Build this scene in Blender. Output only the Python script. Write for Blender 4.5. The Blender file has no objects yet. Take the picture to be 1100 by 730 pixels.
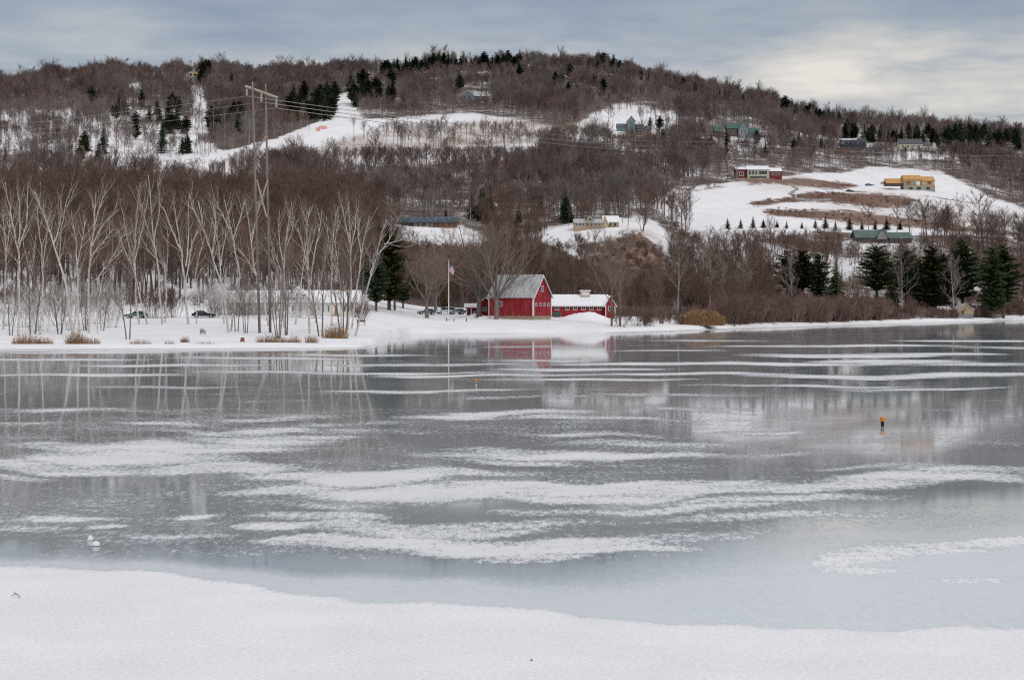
import bpy, bmesh, math, random
import numpy as np
from mathutils import Vector, Matrix
sc = bpy.context.scene
COL = sc.collection
F = 1650.0; UC = 550.0; VH = 325.0; H = 6.0; K = 1.2
rnd = random.Random(7)
nrs = np.random.RandomState(11)
PI = math.pi

# ------------------------------------------------------------------ materials
def new_mat(name):
    m = bpy.data.materials.new(name); m.use_nodes = True
    nt = m.node_tree
    for n in list(nt.nodes): nt.nodes.remove(n)
    out = nt.nodes.new('ShaderNodeOutputMaterial')
    b = nt.nodes.new('ShaderNodeBsdfPrincipled')
    nt.links.new(b.outputs[0], out.inputs[0])
    return m, nt, b
def N(nt, t, **kw):
    n = nt.nodes.new(t)
    for k, v in kw.items():
        if k.startswith('i_'): n.inputs[k[2:].replace('_', ' ')].default_value = v
        else: setattr(n, k, v)
    return n
def L(nt, a, b): nt.links.new(a, b)
def ramp(nt, fac, stops):
    r = nt.nodes.new('ShaderNodeValToRGB'); e = r.color_ramp.elements
    while len(e) > 1: e.remove(e[-1])
    e[0].position = stops[0][0]; e[0].color = (*stops[0][1], 1)
    for p, c in stops[1:]:
        q = e.new(p); q.color = (*c, 1)
    L(nt, fac, r.inputs[0]); return r.outputs[0]
def mixc(nt, fac, a, b, blend='MIX'):
    m = nt.nodes.new('ShaderNodeMix'); m.data_type = 'RGBA'; m.blend_type = blend
    for s, v in ((m.inputs[0], fac), (m.inputs[6], a), (m.inputs[7], b)):
        if hasattr(v, 'is_output'): L(nt, v, s)
        else: s.default_value = v if not isinstance(v, tuple) else (*v, 1)
    return m.outputs[2]
def math_(nt, op, a, b=None, c=None, clamp=False):
    m = nt.nodes.new('ShaderNodeMath'); m.operation = op; m.use_clamp = clamp
    for s, v in zip(m.inputs, (a, b, c)):
        if v is None: continue
        if hasattr(v, 'is_output'): L(nt, v, s)
        else: s.default_value = v
    return m.outputs[0]
def noise(nt, vec, scale, detail=4, rough=0.6):
    n = N(nt, 'ShaderNodeTexNoise'); n.inputs['Scale'].default_value = scale
    n.inputs['Detail'].default_value = detail; n.inputs['Roughness'].default_value = rough
    if vec is not None: L(nt, vec, n.inputs['Vector'])
    return n.outputs[0]
def objco(nt): return N(nt, 'ShaderNodeTexCoord').outputs['Object']
def smooth(nt, x, lo, hi):
    m = nt.nodes.new('ShaderNodeMapRange'); m.interpolation_type = 'SMOOTHSTEP'
    L(nt, x, m.inputs[0]); m.inputs[1].default_value = lo; m.inputs[2].default_value = hi
    return m.outputs[0]

def simple(name, col, rough=0.8, var=0.25, scale=2.0, spec=0.3, metal=0.0, objvar=0.0, stretch=None):
    """a procedural surface: two tones of one colour broken up by noise, a little bump"""
    m, nt, b = new_mat(name)
    co = objco(nt)
    if stretch:
        mp = N(nt, 'ShaderNodeMapping'); mp.inputs['Scale'].default_value = stretch; L(nt, co, mp.inputs[0]); co = mp.outputs[0]
    n = noise(nt, co, scale, 5, 0.65)
    lo = tuple(c*(1-var) for c in col); hi = tuple(min(1, c*(1+var)) for c in col)
    c = ramp(nt, n, [(0.3, lo), (0.7, hi)])
    if objvar:
        oi = N(nt, 'ShaderNodeObjectInfo')
        f = math_(nt, 'MULTIPLY_ADD', oi.outputs['Random'], 2*objvar, 1-objvar)
        c = mixc(nt, 1.0, c, f, 'MULTIPLY')
    L(nt, c, b.inputs['Base Color'])
    b.inputs['Roughness'].default_value = rough; b.inputs['Metallic'].default_value = metal
    b.inputs['Specular IOR Level'].default_value = spec
    return m
M = {}
M['bark_brown'] = simple('brown bark', (0.115, 0.088, 0.078), 0.95, 0.3, 3, 0.1, objvar=0.25)
M['bark_grey'] = simple('grey bark', (0.17, 0.145, 0.13), 0.95, 0.3, 3, 0.1, objvar=0.25)
M['bark_pale'] = simple('pale bark', (0.36, 0.315, 0.275), 0.95, 0.3, 3, 0.1, objvar=0.2)
M['twig'] = simple('brown twigs', (0.158, 0.104, 0.082), 0.95, 0.25, 0.6, 0.05, objvar=0.3)
M['twig_far'] = simple('mauve brown twigs', (0.19, 0.134, 0.127), 0.95, 0.2, 0.3, 0.05, objvar=0.3)
M['twig_far_grey'] = simple('grey brown twigs', (0.20, 0.178, 0.165), 0.95, 0.2, 0.3, 0.05, objvar=0.3)
M['twig_far_warm'] = simple('warm brown twigs', (0.175, 0.118, 0.102), 0.95, 0.2, 0.3, 0.05, objvar=0.3)
M['twig_far_dark'] = simple('dark brown twigs', (0.115, 0.085, 0.08), 0.95, 0.2, 0.3, 0.05, objvar=0.3)
M['twig_shade'] = simple('grey brown shade tree twigs', (0.225, 0.17, 0.145), 0.95, 0.2, 0.5, 0.05)
M['trunk_far'] = simple('grey hillside trunks', (0.28, 0.235, 0.215), 0.95, 0.35, 0.5, 0.05, objvar=0.4)
M['twig_pale'] = simple('pale twigs', (0.29, 0.245, 0.21), 0.95, 0.25, 0.6, 0.05, objvar=0.2)
M['twig_red'] = simple('red brown twigs', (0.215, 0.14, 0.125), 0.95, 0.25, 0.6, 0.05, objvar=0.3)
M['twig_snow'] = simple('snow dusted twigs', (0.50, 0.475, 0.46), 0.95, 0.55, 1.6, 0.05, objvar=0.1)
M['straw'] = simple('dry straw', (0.31, 0.19, 0.105), 0.95, 0.3, 2, 0.05, objvar=0.1)
M['needles'] = simple('dark needles', (0.066, 0.092, 0.052), 0.9, 0.45, 0.5, 0.1, objvar=0.3)
M['needles_shore'] = simple('green pine needles', (0.085, 0.118, 0.058), 0.9, 0.45, 0.5, 0.1, objvar=0.25)
M['needles_olive'] = simple('olive needles', (0.078, 0.076, 0.033), 0.9, 0.4, 0.5, 0.1, objvar=0.25)
M['needles_blue'] = simple('blue green needles', (0.030, 0.047, 0.043), 0.9, 0.4, 0.5, 0.1, objvar=0.25)
M['red'] = simple('red barn board', (0.29, 0.022, 0.028), 0.8, 0.4, 1.2, 0.25, stretch=(6, 6, 0.5))
M['red_dull'] = simple('dull red board', (0.20, 0.037, 0.045), 0.8, 0.2, 0.8, 0.2)
M['white'] = simple('white paint', (0.72, 0.71, 0.69), 0.7, 0.08, 1.0)
M['cream'] = simple('cream paint', (0.50, 0.47, 0.335), 0.8, 0.12, 0.4)
M['tan'] = simple('tan siding', (0.38, 0.29, 0.18), 0.8, 0.15, 0.5)
M['tan_pale'] = simple('pale tan siding', (0.55, 0.42, 0.29), 0.8, 0.15, 0.4)
M['plywood'] = simple('raw plywood', (0.54, 0.30, 0.11), 0.85, 0.2, 0.5)
M['concrete'] = simple('bare concrete', (0.30, 0.31, 0.27), 0.9, 0.2, 0.5)
M['stone'] = simple('tan field stone', (0.34, 0.27, 0.185), 0.95, 0.45, 2.2)
M['roof_grey'] = simple('weathered grey roof', (0.40, 0.40, 0.395), 0.85, 0.42, 3.0, 0.2, stretch=(0.6, 5, 1.2))
M['roof_dark'] = simple('dark roof', (0.10, 0.10, 0.115), 0.85, 0.2, 0.6)
M['roof_green'] = simple('green metal roof', (0.05, 0.125, 0.105), 0.6, 0.15, 0.4)
M['roof_teal'] = simple('dull green roof', (0.10, 0.145, 0.135), 0.7, 0.2, 0.4)
M['roof_blue'] = simple('blue slate roof', (0.085, 0.12, 0.155), 0.8, 0.3, 0.5)
M['roofsnow'] = simple('snow on roof', (0.80, 0.80, 0.81), 0.85, 0.05, 0.7, 0.2)
M['blue_dark'] = simple('dark blue siding', (0.05, 0.075, 0.11), 0.8, 0.2, 0.4)
M['blue_grey'] = simple('blue grey siding', (0.17, 0.20, 0.225), 0.8, 0.18, 0.4)
M['grey_wall'] = simple('grey siding', (0.23, 0.225, 0.22), 0.8, 0.2, 0.4)
M['brown_wall'] = simple('brown siding', (0.11, 0.075, 0.065), 0.85, 0.2, 0.4)
M['rust'] = simple('rust brown terrace', (0.20, 0.10, 0.06), 0.9, 0.3, 0.5)
M['glass'] = simple('window glass', (0.03, 0.04, 0.055), 0.12, 0.1, 1.0, 0.5)
M['glass_teal'] = simple('teal window glass', (0.05, 0.19, 0.20), 0.12, 0.15, 1.0, 0.5)
M['door'] = simple('orange brown door', (0.36, 0.13, 0.045), 0.6, 0.15, 2)
M['pole_wood'] = simple('weathered pole wood', (0.21, 0.18, 0.163), 0.9, 0.4, 1.0, 0.1, stretch=(6, 6, 0.25))
M['brace_wood'] = simple('pale brace timber', (0.46, 0.37, 0.29), 0.9, 0.2, 1.0, 0.1)
M['wire'] = simple('aluminium wire', (0.34, 0.30, 0.28), 0.6, 0.05, 1.0, 0.3)
M['metal_dark'] = simple('dark metal', (0.04, 0.04, 0.045), 0.5, 0.1, 2)
M['insul'] = simple('pale insulator', (0.55, 0.55, 0.5), 0.4, 0.1, 2)
M['tyre'] = simple('black rubber', (0.02, 0.02, 0.02), 0.85, 0.2, 4)
M['flag_red'] = simple('red cloth', (0.42, 0.04, 0.06), 0.85, 0.1, 3)
M['flag_white'] = simple('white cloth', (0.74, 0.72, 0.73), 0.85, 0.05, 3)
M['flag_blue'] = simple('blue cloth', (0.05, 0.06, 0.16), 0.85, 0.1, 3)
M['orange'] = simple('orange paint', (0.80, 0.24, 0.02), 0.5, 0.08, 6)
M['black'] = simple('black paint', (0.012, 0.013, 0.02), 0.5, 0.1, 6)
M['green_bin'] = simple('green steel', (0.05, 0.10, 0.075), 0.6, 0.15, 2)
M['green_chair'] = simple('grey green paint', (0.22, 0.30, 0.27), 0.7, 0.15, 4)
M['mesh_orange'] = simple('orange red fence mesh', (0.75, 0.16, 0.10), 0.7, 0.1, 2)
for nm, c in (('car_green', (0.10, 0.17, 0.15)), ('car_black', (0.012, 0.013, 0.018)), ('car_white', (0.66, 0.67, 0.68)),
              ('car_sage', (0.22, 0.26, 0.23)), ('car_blue', (0.05, 0.075, 0.15)), ('car_dark', (0.045, 0.05, 0.055)), ('bin_blue', (0.03, 0.09, 0.30))):
    M[nm] = simple(nm.replace('_', ' ') + ' paint', c, 0.3, 0.06, 1.0, 0.5)

def barn_mats():
    m, nt, b = new_mat('weathered red boards'); co = objco(nt)
    def mapped(sc_): 
        q = N(nt, 'ShaderNodeMapping'); q.inputs['Scale'].default_value = sc_; L(nt, co, q.inputs[0]); return q.outputs[0]
    n1 = noise(nt, mapped((1.3, 1.3, .22)), 1.0, 5, .65); n2 = noise(nt, mapped((4.5, 4.5, .3)), 1.0, 3, .6); n3 = noise(nt, co, .5, 4, .6)
    c = ramp(nt, n1, [(.3, (.17, .014, .02)), (.5, (.29, .024, .03)), (.7, (.36, .055, .055))])
    c = mixc(nt, math_(nt, 'MULTIPLY', smooth(nt, n2, .5, .72), .5), c, (.15, .02, .025)); c = mixc(nt, math_(nt, 'MULTIPLY', smooth(nt, n3, .52, .75), .45), c, (.37, .10, .09))
    L(nt, c, b.inputs['Base Color']); b.inputs['Roughness'].default_value = .85; b.inputs['Specular IOR Level'].default_value = .2
    wv = N(nt, 'ShaderNodeTexWave'); wv.bands_direction = 'DIAGONAL'; wv.inputs['Scale'].default_value = 1.6; L(nt, mapped((1, 1, 0)), wv.inputs['Vector'])
    bp = N(nt, 'ShaderNodeBump'); bp.inputs['Strength'].default_value = .5; bp.inputs['Distance'].default_value = .03; L(nt, wv.outputs[0], bp.inputs['Height']); L(nt, bp.outputs[0], b.inputs['Normal'])
    M['red'] = m
    m, nt, b = new_mat('weathered roof with thin snow'); co = objco(nt)
    q = N(nt, 'ShaderNodeMapping'); q.inputs['Scale'].default_value = (1.4, .35, .35); L(nt, co, q.inputs[0])
    n1 = noise(nt, q.outputs[0], 1.1, 6, .7); n2 = noise(nt, co, 3.0, 4, .7)
    c = ramp(nt, math_(nt, 'ADD', math_(nt, 'MULTIPLY', n1, .65), math_(nt, 'MULTIPLY', n2, .35)), [(.34, (.17, .17, .165)), (.46, (.36, .36, .355)), (.58, (.52, .52, .52)), (.68, (.68, .68, .69))])
    L(nt, c, b.inputs['Base Color']); b.inputs['Roughness'].default_value = .85; b.inputs['Specular IOR Level'].default_value = .2
    M['roof_grey'] = m
barn_mats()
def birch_mat():
    m, nt, b = new_mat('white birch bark')
    co = objco(nt)
    mp = N(nt, 'ShaderNodeMapping'); mp.inputs['Scale'].default_value = (1.2, 1.2, 5.0); L(nt, co, mp.inputs[0])
    n1 = noise(nt, mp.outputs[0], 1.3, 4, 0.7); n2 = noise(nt, co, 0.35, 3, 0.6)
    c = ramp(nt, n1, [(0.32, (0.12, 0.10, 0.09)), (0.43, (0.48, 0.435, 0.395)), (0.60, (0.70, 0.655, 0.61))])
    c = mixc(nt, smooth(nt, n2, 0.42, 0.7), c, (0.40, 0.345, 0.30))
    L(nt, c, b.inputs['Base Color']); b.inputs['Roughness'].default_value = 0.85; b.inputs['Specular IOR Level'].default_value = 0.15
    return m
M['birch'] = birch_mat()

def ground_mat():
    m, nt, b = new_mat('snowy ground')
    co = objco(nt)
    at = N(nt, 'ShaderNodeAttribute', attribute_name='cover')
    sep = N(nt, 'ShaderNodeSeparateColor'); L(nt, at.outputs['Color'], sep.inputs[0])
    brush, litter, road = sep.outputs[0], sep.outputs[1], sep.outputs[2]
    nf = noise(nt, co, 0.75, 6, 0.72); nm = noise(nt, co, 0.11, 5, 0.65); nl = noise(nt, co, 0.028, 4, 0.6)
    snow = ramp(nt, nm, [(0.3, (0.74, 0.725, 0.735)), (0.7, (0.86, 0.85, 0.85))])
    lc = ramp(nt, nf, [(0.3, (0.075, 0.056, 0.05)), (0.7, (0.16, 0.115, 0.093))])
    bc = ramp(nt, nf, [(0.3, (0.085, 0.05, 0.04)), (0.55, (0.17, 0.095, 0.066)), (0.75, (0.27, 0.17, 0.12))])
    s = math_(nt, 'ADD', math_(nt, 'MULTIPLY', nf, 0.5), math_(nt, 'MULTIPLY', nm, 0.5))
    s2 = math_(nt, 'ADD', math_(nt, 'MULTIPLY', nl, 0.35), math_(nt, 'MULTIPLY', s, 0.65))
    fl = smooth(nt, math_(nt, 'SUBTRACT', math_(nt, 'ADD', litter, s2), 1.0), -0.06, 0.06)
    c = mixc(nt, fl, snow, lc)
    fb = smooth(nt, math_(nt, 'SUBTRACT', math_(nt, 'ADD', brush, s), 1.0), -0.05, 0.05)
    c = mixc(nt, fb, c, bc)
    rc = ramp(nt, nf, [(0.3, (0.20, 0.185, 0.175)), (0.7, (0.36, 0.34, 0.33))])
    c = mixc(nt, smooth(nt, road, 0.25, 0.7), c, rc)
    st = math_(nt, 'MULTIPLY', at.outputs['Alpha'], smooth(nt, math_(nt, 'ADD', math_(nt, 'MULTIPLY', nf, .6), math_(nt, 'MULTIPLY', nl, .4)), .36, .62))
    tc_ = ramp(nt, nf, [(0.3, (0.26, 0.185, 0.13)), (0.7, (0.46, 0.36, 0.285))])
    c = mixc(nt, st, c, tc_)
    L(nt, c, b.inputs['Base Color']); b.inputs['Roughness'].default_value = 0.9; b.inputs['Specular IOR Level'].default_value = 0.15
    bp = N(nt, 'ShaderNodeBump'); bp.inputs['Strength'].default_value = 0.35; bp.inputs['Distance'].default_value = 0.5
    L(nt, s, bp.inputs['Height']); L(nt, bp.outputs[0], b.inputs['Normal'])
    return m
M['ground'] = ground_mat()

def ice_mat():
    m, nt, b = new_mat('lake ice')
    co = objco(nt)
    at = N(nt, 'ShaderNodeAttribute', attribute_name='snowmask')
    sep = N(nt, 'ShaderNodeSeparateColor'); L(nt, at.outputs['Color'], sep.inputs[0])
    mask, slush, pure = sep.outputs[0], sep.outputs[1], sep.outputs[2]  # slush also holds the sky's reflection, painted pale at lower right
    mp = N(nt, 'ShaderNodeMapping'); mp.inputs['Scale'].default_value = (0.7, 1.0, 1.0); L(nt, co, mp.inputs[0])
    mg = N(nt, 'ShaderNodeMapping'); mg.inputs['Scale'].default_value = (2.6, 1.0, 1.0); L(nt, co, mg.inputs[0])
    n1 = noise(nt, mp.outputs[0], 0.42, 4, 0.62); n2 = noise(nt, mg.outputs[0], 1.9, 4, 0.7); n3 = noise(nt, mg.outputs[0], 6.5, 3, 0.7); n6 = noise(nt, mp.outputs[0], 17.0, 4, 0.75)
    n4 = noise(nt, co, 0.06, 3, 0.5); n5 = noise(nt, mp.outputs[0], 0.13, 3, 0.55)
    grain = math_(nt, 'ADD', math_(nt, 'MULTIPLY', n2, 0.55), math_(nt, 'MULTIPLY', n3, 0.45))
    s = math_(nt, 'ADD', mask, math_(nt, 'MULTIPLY', math_(nt, 'SUBTRACT', n1, 0.5), 0.8))
    s = math_(nt, 'ADD', s, math_(nt, 'MULTIPLY', math_(nt, 'SUBTRACT', grain, 0.5), 2.7))
    s = math_(nt, 'ADD', s, math_(nt, 'MULTIPLY', math_(nt, 'SUBTRACT', n5, 0.5), 0.9))
    fs = math_(nt, 'MULTIPLY', smooth(nt, s, 0.28, 0.82), 0.80)
    pe = math_(nt, 'ADD', pure, math_(nt, 'ADD', math_(nt, 'MULTIPLY', math_(nt, 'SUBTRACT', grain, .5), 1.1), math_(nt, 'MULTIPLY', math_(nt, 'SUBTRACT', n1, .5), .9)))
    fs = math_(nt, 'MAXIMUM', fs, math_(nt, 'MULTIPLY', smooth(nt, pe, .25, .75), smooth(nt, pure, 0.0, 0.12)))
    ice = ramp(nt, n4, [(0.35, (0.285, 0.318, 0.332)), (0.65, (0.40, 0.432, 0.443))])
    ice = mixc(nt, math_(nt, 'MULTIPLY', smooth(nt, n2, 0.52, 0.7), 0.14), ice, (0.62, 0.64, 0.66))
    sl = ramp(nt, grain, [(0.3, (0.68, 0.71, 0.725)), (0.7, (0.77, 0.79, 0.80))])
    fsl = smooth(nt, math_(nt, 'ADD', slush, math_(nt, 'ADD', math_(nt, 'MULTIPLY', math_(nt, 'SUBTRACT', grain, 0.5), 0.9), math_(nt, 'MULTIPLY', math_(nt, 'SUBTRACT', n5, 0.5), 0.5))), 0.1, 0.95)
    c = mixc(nt, fsl, ice, sl)
    sg = math_(nt, 'ADD', math_(nt, 'MULTIPLY', n6, 0.75), math_(nt, 'MULTIPLY', n1, 0.25))
    snow = ramp(nt, sg, [(0.36, (0.66, 0.65, 0.655)), (0.64, (0.90, 0.885, 0.885))])
    c = mixc(nt, fs, c, snow)
    L(nt, c, b.inputs['Base Color'])
    r = math_(nt, 'MULTIPLY_ADD', n1, 0.055, 0.018)
    r = math_(nt, 'ADD', r, math_(nt, 'MULTIPLY', fsl, 0.11))
    r = math_(nt, 'MAXIMUM', r, math_(nt, 'MULTIPLY', fs, 0.95))
    L(nt, r, b.inputs['Roughness']); b.inputs['IOR'].default_value = 1.31
    sp = math_(nt, 'SUBTRACT', 0.82, math_(nt, 'MULTIPLY', fs, 0.77)); L(nt, sp, b.inputs['Specular IOR Level'])
    bp = N(nt, 'ShaderNodeBump'); bp.inputs['Strength'].default_value = 0.5; bp.inputs['Distance'].default_value = 0.02
    hgt = math_(nt, 'MULTIPLY', math_(nt, 'ADD', grain, math_(nt, 'MULTIPLY', n6, .5)), math_(nt, 'MULTIPLY_ADD', fs, 1.0, 0.003)); L(nt, hgt, bp.inputs['Height']); L(nt, bp.outputs[0], b.inputs['Normal'])
    return m
M['ice'] = ice_mat()

# ------------------------------------------------------------------ object helpers
def tag(o, label=None, cat=None, group=None, kind=None):
    if label: o['label'] = label
    if cat: o['category'] = cat
    if group: o['group'] = group
    if kind: o['kind'] = kind
    return o
def empty(name, loc=(0, 0, 0), rz=0.0):
    o = bpy.data.objects.new(name, None); COL.objects.link(o)
    o.location = loc; o.rotation_euler = (0, 0, rz); o.empty_display_size = 0.3
    return o
class MB:
    def __init__(s): s.v = []; s.f = []; s.mi = []
    def box(s, x0, x1, y0, y1, z0, z1):
        n = len(s.v)
        s.v += [(x0, y0, z0), (x1, y0, z0), (x1, y1, z0), (x0, y1, z0), (x0, y0, z1), (x1, y0, z1), (x1, y1, z1), (x0, y1, z1)]
        s.f += [tuple(n+i for i in q) for q in ((0, 3, 2, 1), (4, 5, 6, 7), (0, 1, 5, 4), (1, 2, 6, 5), (2, 3, 7, 6), (3, 0, 4, 7))]
        return s
    def prism(s, poly, a0, a1, axis='y'):
        """extrude a polygon of (p, z) along an axis"""
        n = len(s.v); k = len(poly)
        for a in (a0, a1):
            for p, z in poly: s.v.append((p, a, z) if axis == 'y' else (a, p, z))
        s.f.append(tuple(range(n, n+k))); s.f.append(tuple(range(n+2*k-1, n+k-1, -1)))
        for i in range(k):
            j = (i+1) % k; s.f.append((n+i, n+k+i, n+k+j, n+j))
        return s
    def quad(s, a, b, c, d):
        n = len(s.v); s.v += [tuple(a), tuple(b), tuple(c), tuple(d)]; s.f.append((n, n+1, n+2, n+3)); return s
    def tri(s, a, b, c):
        n = len(s.v); s.v += [tuple(a), tuple(b), tuple(c)]; s.f.append((n, n+1, n+2)); return s
    def tube(s, pts, rad, sides=5, cap=True):
        n0 = len(s.v); k = len(pts)
        for i in range(k):
            p = pts[i]
            d = (pts[min(i+1, k-1)] - pts[max(i-1, 0)])
            if d.length < 1e-9: d = Vector((0, 0, 1))
            d.normalize()
            a = Vector((0, 1, 0)) if abs(d.y) < 0.9 else Vector((1, 0, 0))
            x = d.cross(a).normalized(); y = d.cross(x)
            r = rad[i]
            for j in range(sides):
                t = 2*PI*j/sides
                q = p + x*(r*math.cos(t)) + y*(r*math.sin(t)); s.v.append((q.x, q.y, q.z))
        for i in range(k-1):
            for j in range(sides):
                a = n0+i*sides+j; b = n0+i*sides+(j+1) % sides
                s.f.append((a, b, b+sides, a+sides))
        if cap:
            s.f.append(tuple(n0+j for j in range(sides-1, -1, -1)))
            s.f.append(tuple(n0+(k-1)*sides+j for j in range(sides)))
        return s
    def twig(s, p, d, L_, w, rng):
        """a tapering twig: a thin three sided spike"""
        a = d.cross(Vector((rng.uniform(-1, 1), rng.uniform(-1, 1), rng.uniform(-1, 1))))
        if a.length < 1e-6: return s
        a.normalize(); b = d.cross(a).normalized(); q = p + d*L_; n = len(s.v)
        for t in (0, 2.094, 4.189):
            e = p + a*(w*math.cos(t)) + b*(w*math.sin(t)); s.v.append((e.x, e.y, e.z))
        s.v.append((q.x, q.y, q.z)); s.f += [(n, n+1, n+3), (n+1, n+2, n+3), (n+2, n, n+3)]
        return s
    def lathe(s, prof, sides=16, c=(0, 0)):
        n = len(s.v); k = len(prof)
        for r, z in prof:
            for j in range(sides):
                t = 2*PI*j/sides; s.v.append((c[0]+r*math.cos(t), c[1]+r*math.sin(t), z))
        for i in range(k-1):
            for j in range(sides):
                a = n+i*sides+j; b = n+i*sides+(j+1) % sides; s.f.append((a, b, b+sides, a+sides))
        s.f.append(tuple(n+j for j in range(sides-1, -1, -1))); s.f.append(tuple(n+(k-1)*sides+j for j in range(sides)))
        return s
    def mesh(s, name, mat, smooth_=False):
        me = bpy.data.meshes.new(name); me.from_pydata(s.v, [], s.f)
        for m in (mat if isinstance(mat, (list, tuple)) else [mat]): me.materials.append(m)
        if s.mi: me.polygons.foreach_set('material_index', s.mi)
        if smooth_: me.polygons.foreach_set('use_smooth', [True]*len(me.polygons))
        me.update(); return me
    def build(s, name, mat, parent=None, smooth_=False, link=True):
        o = bpy.data.objects.new(name, s.mesh(name, mat, smooth_))
        if link: COL.objects.link(o)
        if parent: o.parent = parent
        return o
def link_obj(name, me, parent=None):
    o = bpy.data.objects.new(name, me); COL.objects.link(o)
    if parent: o.parent = parent
    return o
def copy_tree(o, parent=None):
    c = o.copy(); COL.objects.link(c); c.parent = parent
    for ch in [x for x in bpy.data.objects if x.parent == o]: copy_tree(ch, c)
    return c

# ------------------------------------------------------------------ terrain
def interp(x, pts): return np.interp(x, [p[0] for p in pts], [p[1] for p in pts])
SHORE = [(-700, 150), (-200, 163), (0, 166), (200, 168), (330, 170), (385, 172), (402, 183), (418, 222), (440, 250), (500, 254), (600, 257), (650, 260), (700, 272),
         (780, 296), (850, 322), (950, 366), (1040, 412), (1100, 445), (1400, 520), (1800, 560)]
def shore(u): return K*interp(u, SHORE)
TAB = {
 -700: [(178, 366), (240, 345), (290, 334), (330, 318), (400, 287), (480, 255), (560, 240), (640, 228), (750, 208), (900, 182), (1000, 165), (1200, 140), (1400, 122), (1500, 120), (1600, 124)],
 -150: [(178, 366), (240, 345), (290, 334), (330, 318), (400, 285), (480, 252), (560, 236), (640, 222), (750, 202), (900, 172), (1000, 155), (1200, 126), (1400, 106), (1500, 101), (1600, 104)],
 0: [(178, 366.5), (240, 345), (290, 334), (330, 318), (400, 285), (480, 250), (560, 232), (640, 214), (750, 190), (900, 162), (1000, 143), (1200, 116), (1400, 96), (1500, 91), (1600, 94)],
 150: [(178, 366.5), (240, 345), (290, 334), (330, 318), (400, 285), (480, 250), (560, 230), (640, 212), (750, 188), (900, 158), (1000, 138), (1200, 110), (1400, 88), (1500, 81), (1600, 85)],
 300: [(178, 366), (240, 345), (290, 334), (340, 318), (400, 288), (480, 252), (560, 232), (640, 213), (750, 187), (850, 165), (950, 148), (1100, 126), (1300, 101), (1420, 87), (1500, 84), (1600, 88)],
 400: [(186, 365), (240, 346), (290, 335), (340, 322), (400, 300), (480, 265), (560, 246), (620, 237), (700, 214), (850, 172), (950, 148), (1050, 130), (1200, 112), (1400, 88), (1500, 81), (1600, 86)],
 450: [(262, 350.5), (280, 345), (300, 340), (340, 333), (400, 314), (470, 286), (550, 261), (600, 245), (640, 240), (700, 221), (850, 176), (1000, 142), (1200, 112), (1400, 82), (1500, 74), (1650, 78)],
 540: [(262, 350.5), (280, 345), (300, 341), (340, 334), (400, 313), (470, 286), (550, 259), (600, 244), (640, 235), (700, 219), (850, 174), (1000, 142), (1200, 112), (1400, 80), (1500, 70), (1650, 74)],
 620: [(268, 350), (285, 345), (310, 341), (350, 334), (400, 313), (450, 292), (510, 262), (540, 248), (580, 241), (640, 229), (700, 214), (850, 171), (1000, 142), (1200, 112), (1400, 84), (1500, 74), (1650, 78)],
 680: [(276, 349), (295, 345), (330, 339), (370, 329), (420, 307), (470, 275), (520, 244), (560, 236), (640, 226), (700, 212), (850, 170), (1000, 142), (1200, 114), (1400, 86), (1500, 80), (1650, 84)],
 730: [(286, 349), (305, 344), (350, 335), (420, 313), (480, 290), (540, 265), (600, 247), (700, 221), (800, 196), (850, 188), (1000, 152), (1150, 121), (1300, 99), (1400, 94), (1550, 99)],
 800: [(308, 347), (325, 344), (360, 337), (420, 321), (480, 299), (540, 269), (600, 248), (700, 221), (790, 198), (830, 190), (900, 172), (1000, 151), (1150, 129), (1300, 113), (1400, 112), (1550, 118)],
 900: [(356, 344), (400, 338), (460, 325), (520, 297), (580, 264), (640, 243), (700, 228), (800, 206), (870, 194), (950, 177), (1050, 162), (1150, 147), (1300, 135), (1400, 134), (1550, 140)],
 1000: [(402, 341.5), (450, 336), (520, 308), (580, 273), (640, 251), (700, 236), (800, 213), (880, 198), (950, 182), (1050, 165), (1200, 148), (1300, 143), (1400, 144), (1550, 150)],
 1100: [(462, 339), (520, 327), (580, 292), (640, 264), (700, 247), (760, 238), (850, 222), (950, 196), (1050, 176), (1200, 158), (1300, 152), (1400, 153), (1550, 160)],
 1300: [(530, 337), (580, 320), (640, 285), (700, 258), (760, 245), (850, 228), (950, 205), (1050, 188), (1200, 170), (1300, 164), (1400, 164), (1550, 170)],
 1800: [(580, 336), (640, 318), (700, 280), (760, 260), (850, 240), (950, 220), (1050, 205), (1200, 190), (1300, 184), (1400, 184), (1550, 190)],
}
UCOLS = np.concatenate([np.arange(-700, -60, 20), np.arange(-60, 1160, 4), np.arange(1160, 1801, 20)]).astype(float)
DROWS = np.concatenate([np.arange(170, 620, 2.2), np.arange(620, 1250, 4.5), np.arange(1250, 1960, 9), [2050, 2250, 2600, 3400, 5000, 8000]]).astype(float)
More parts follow.
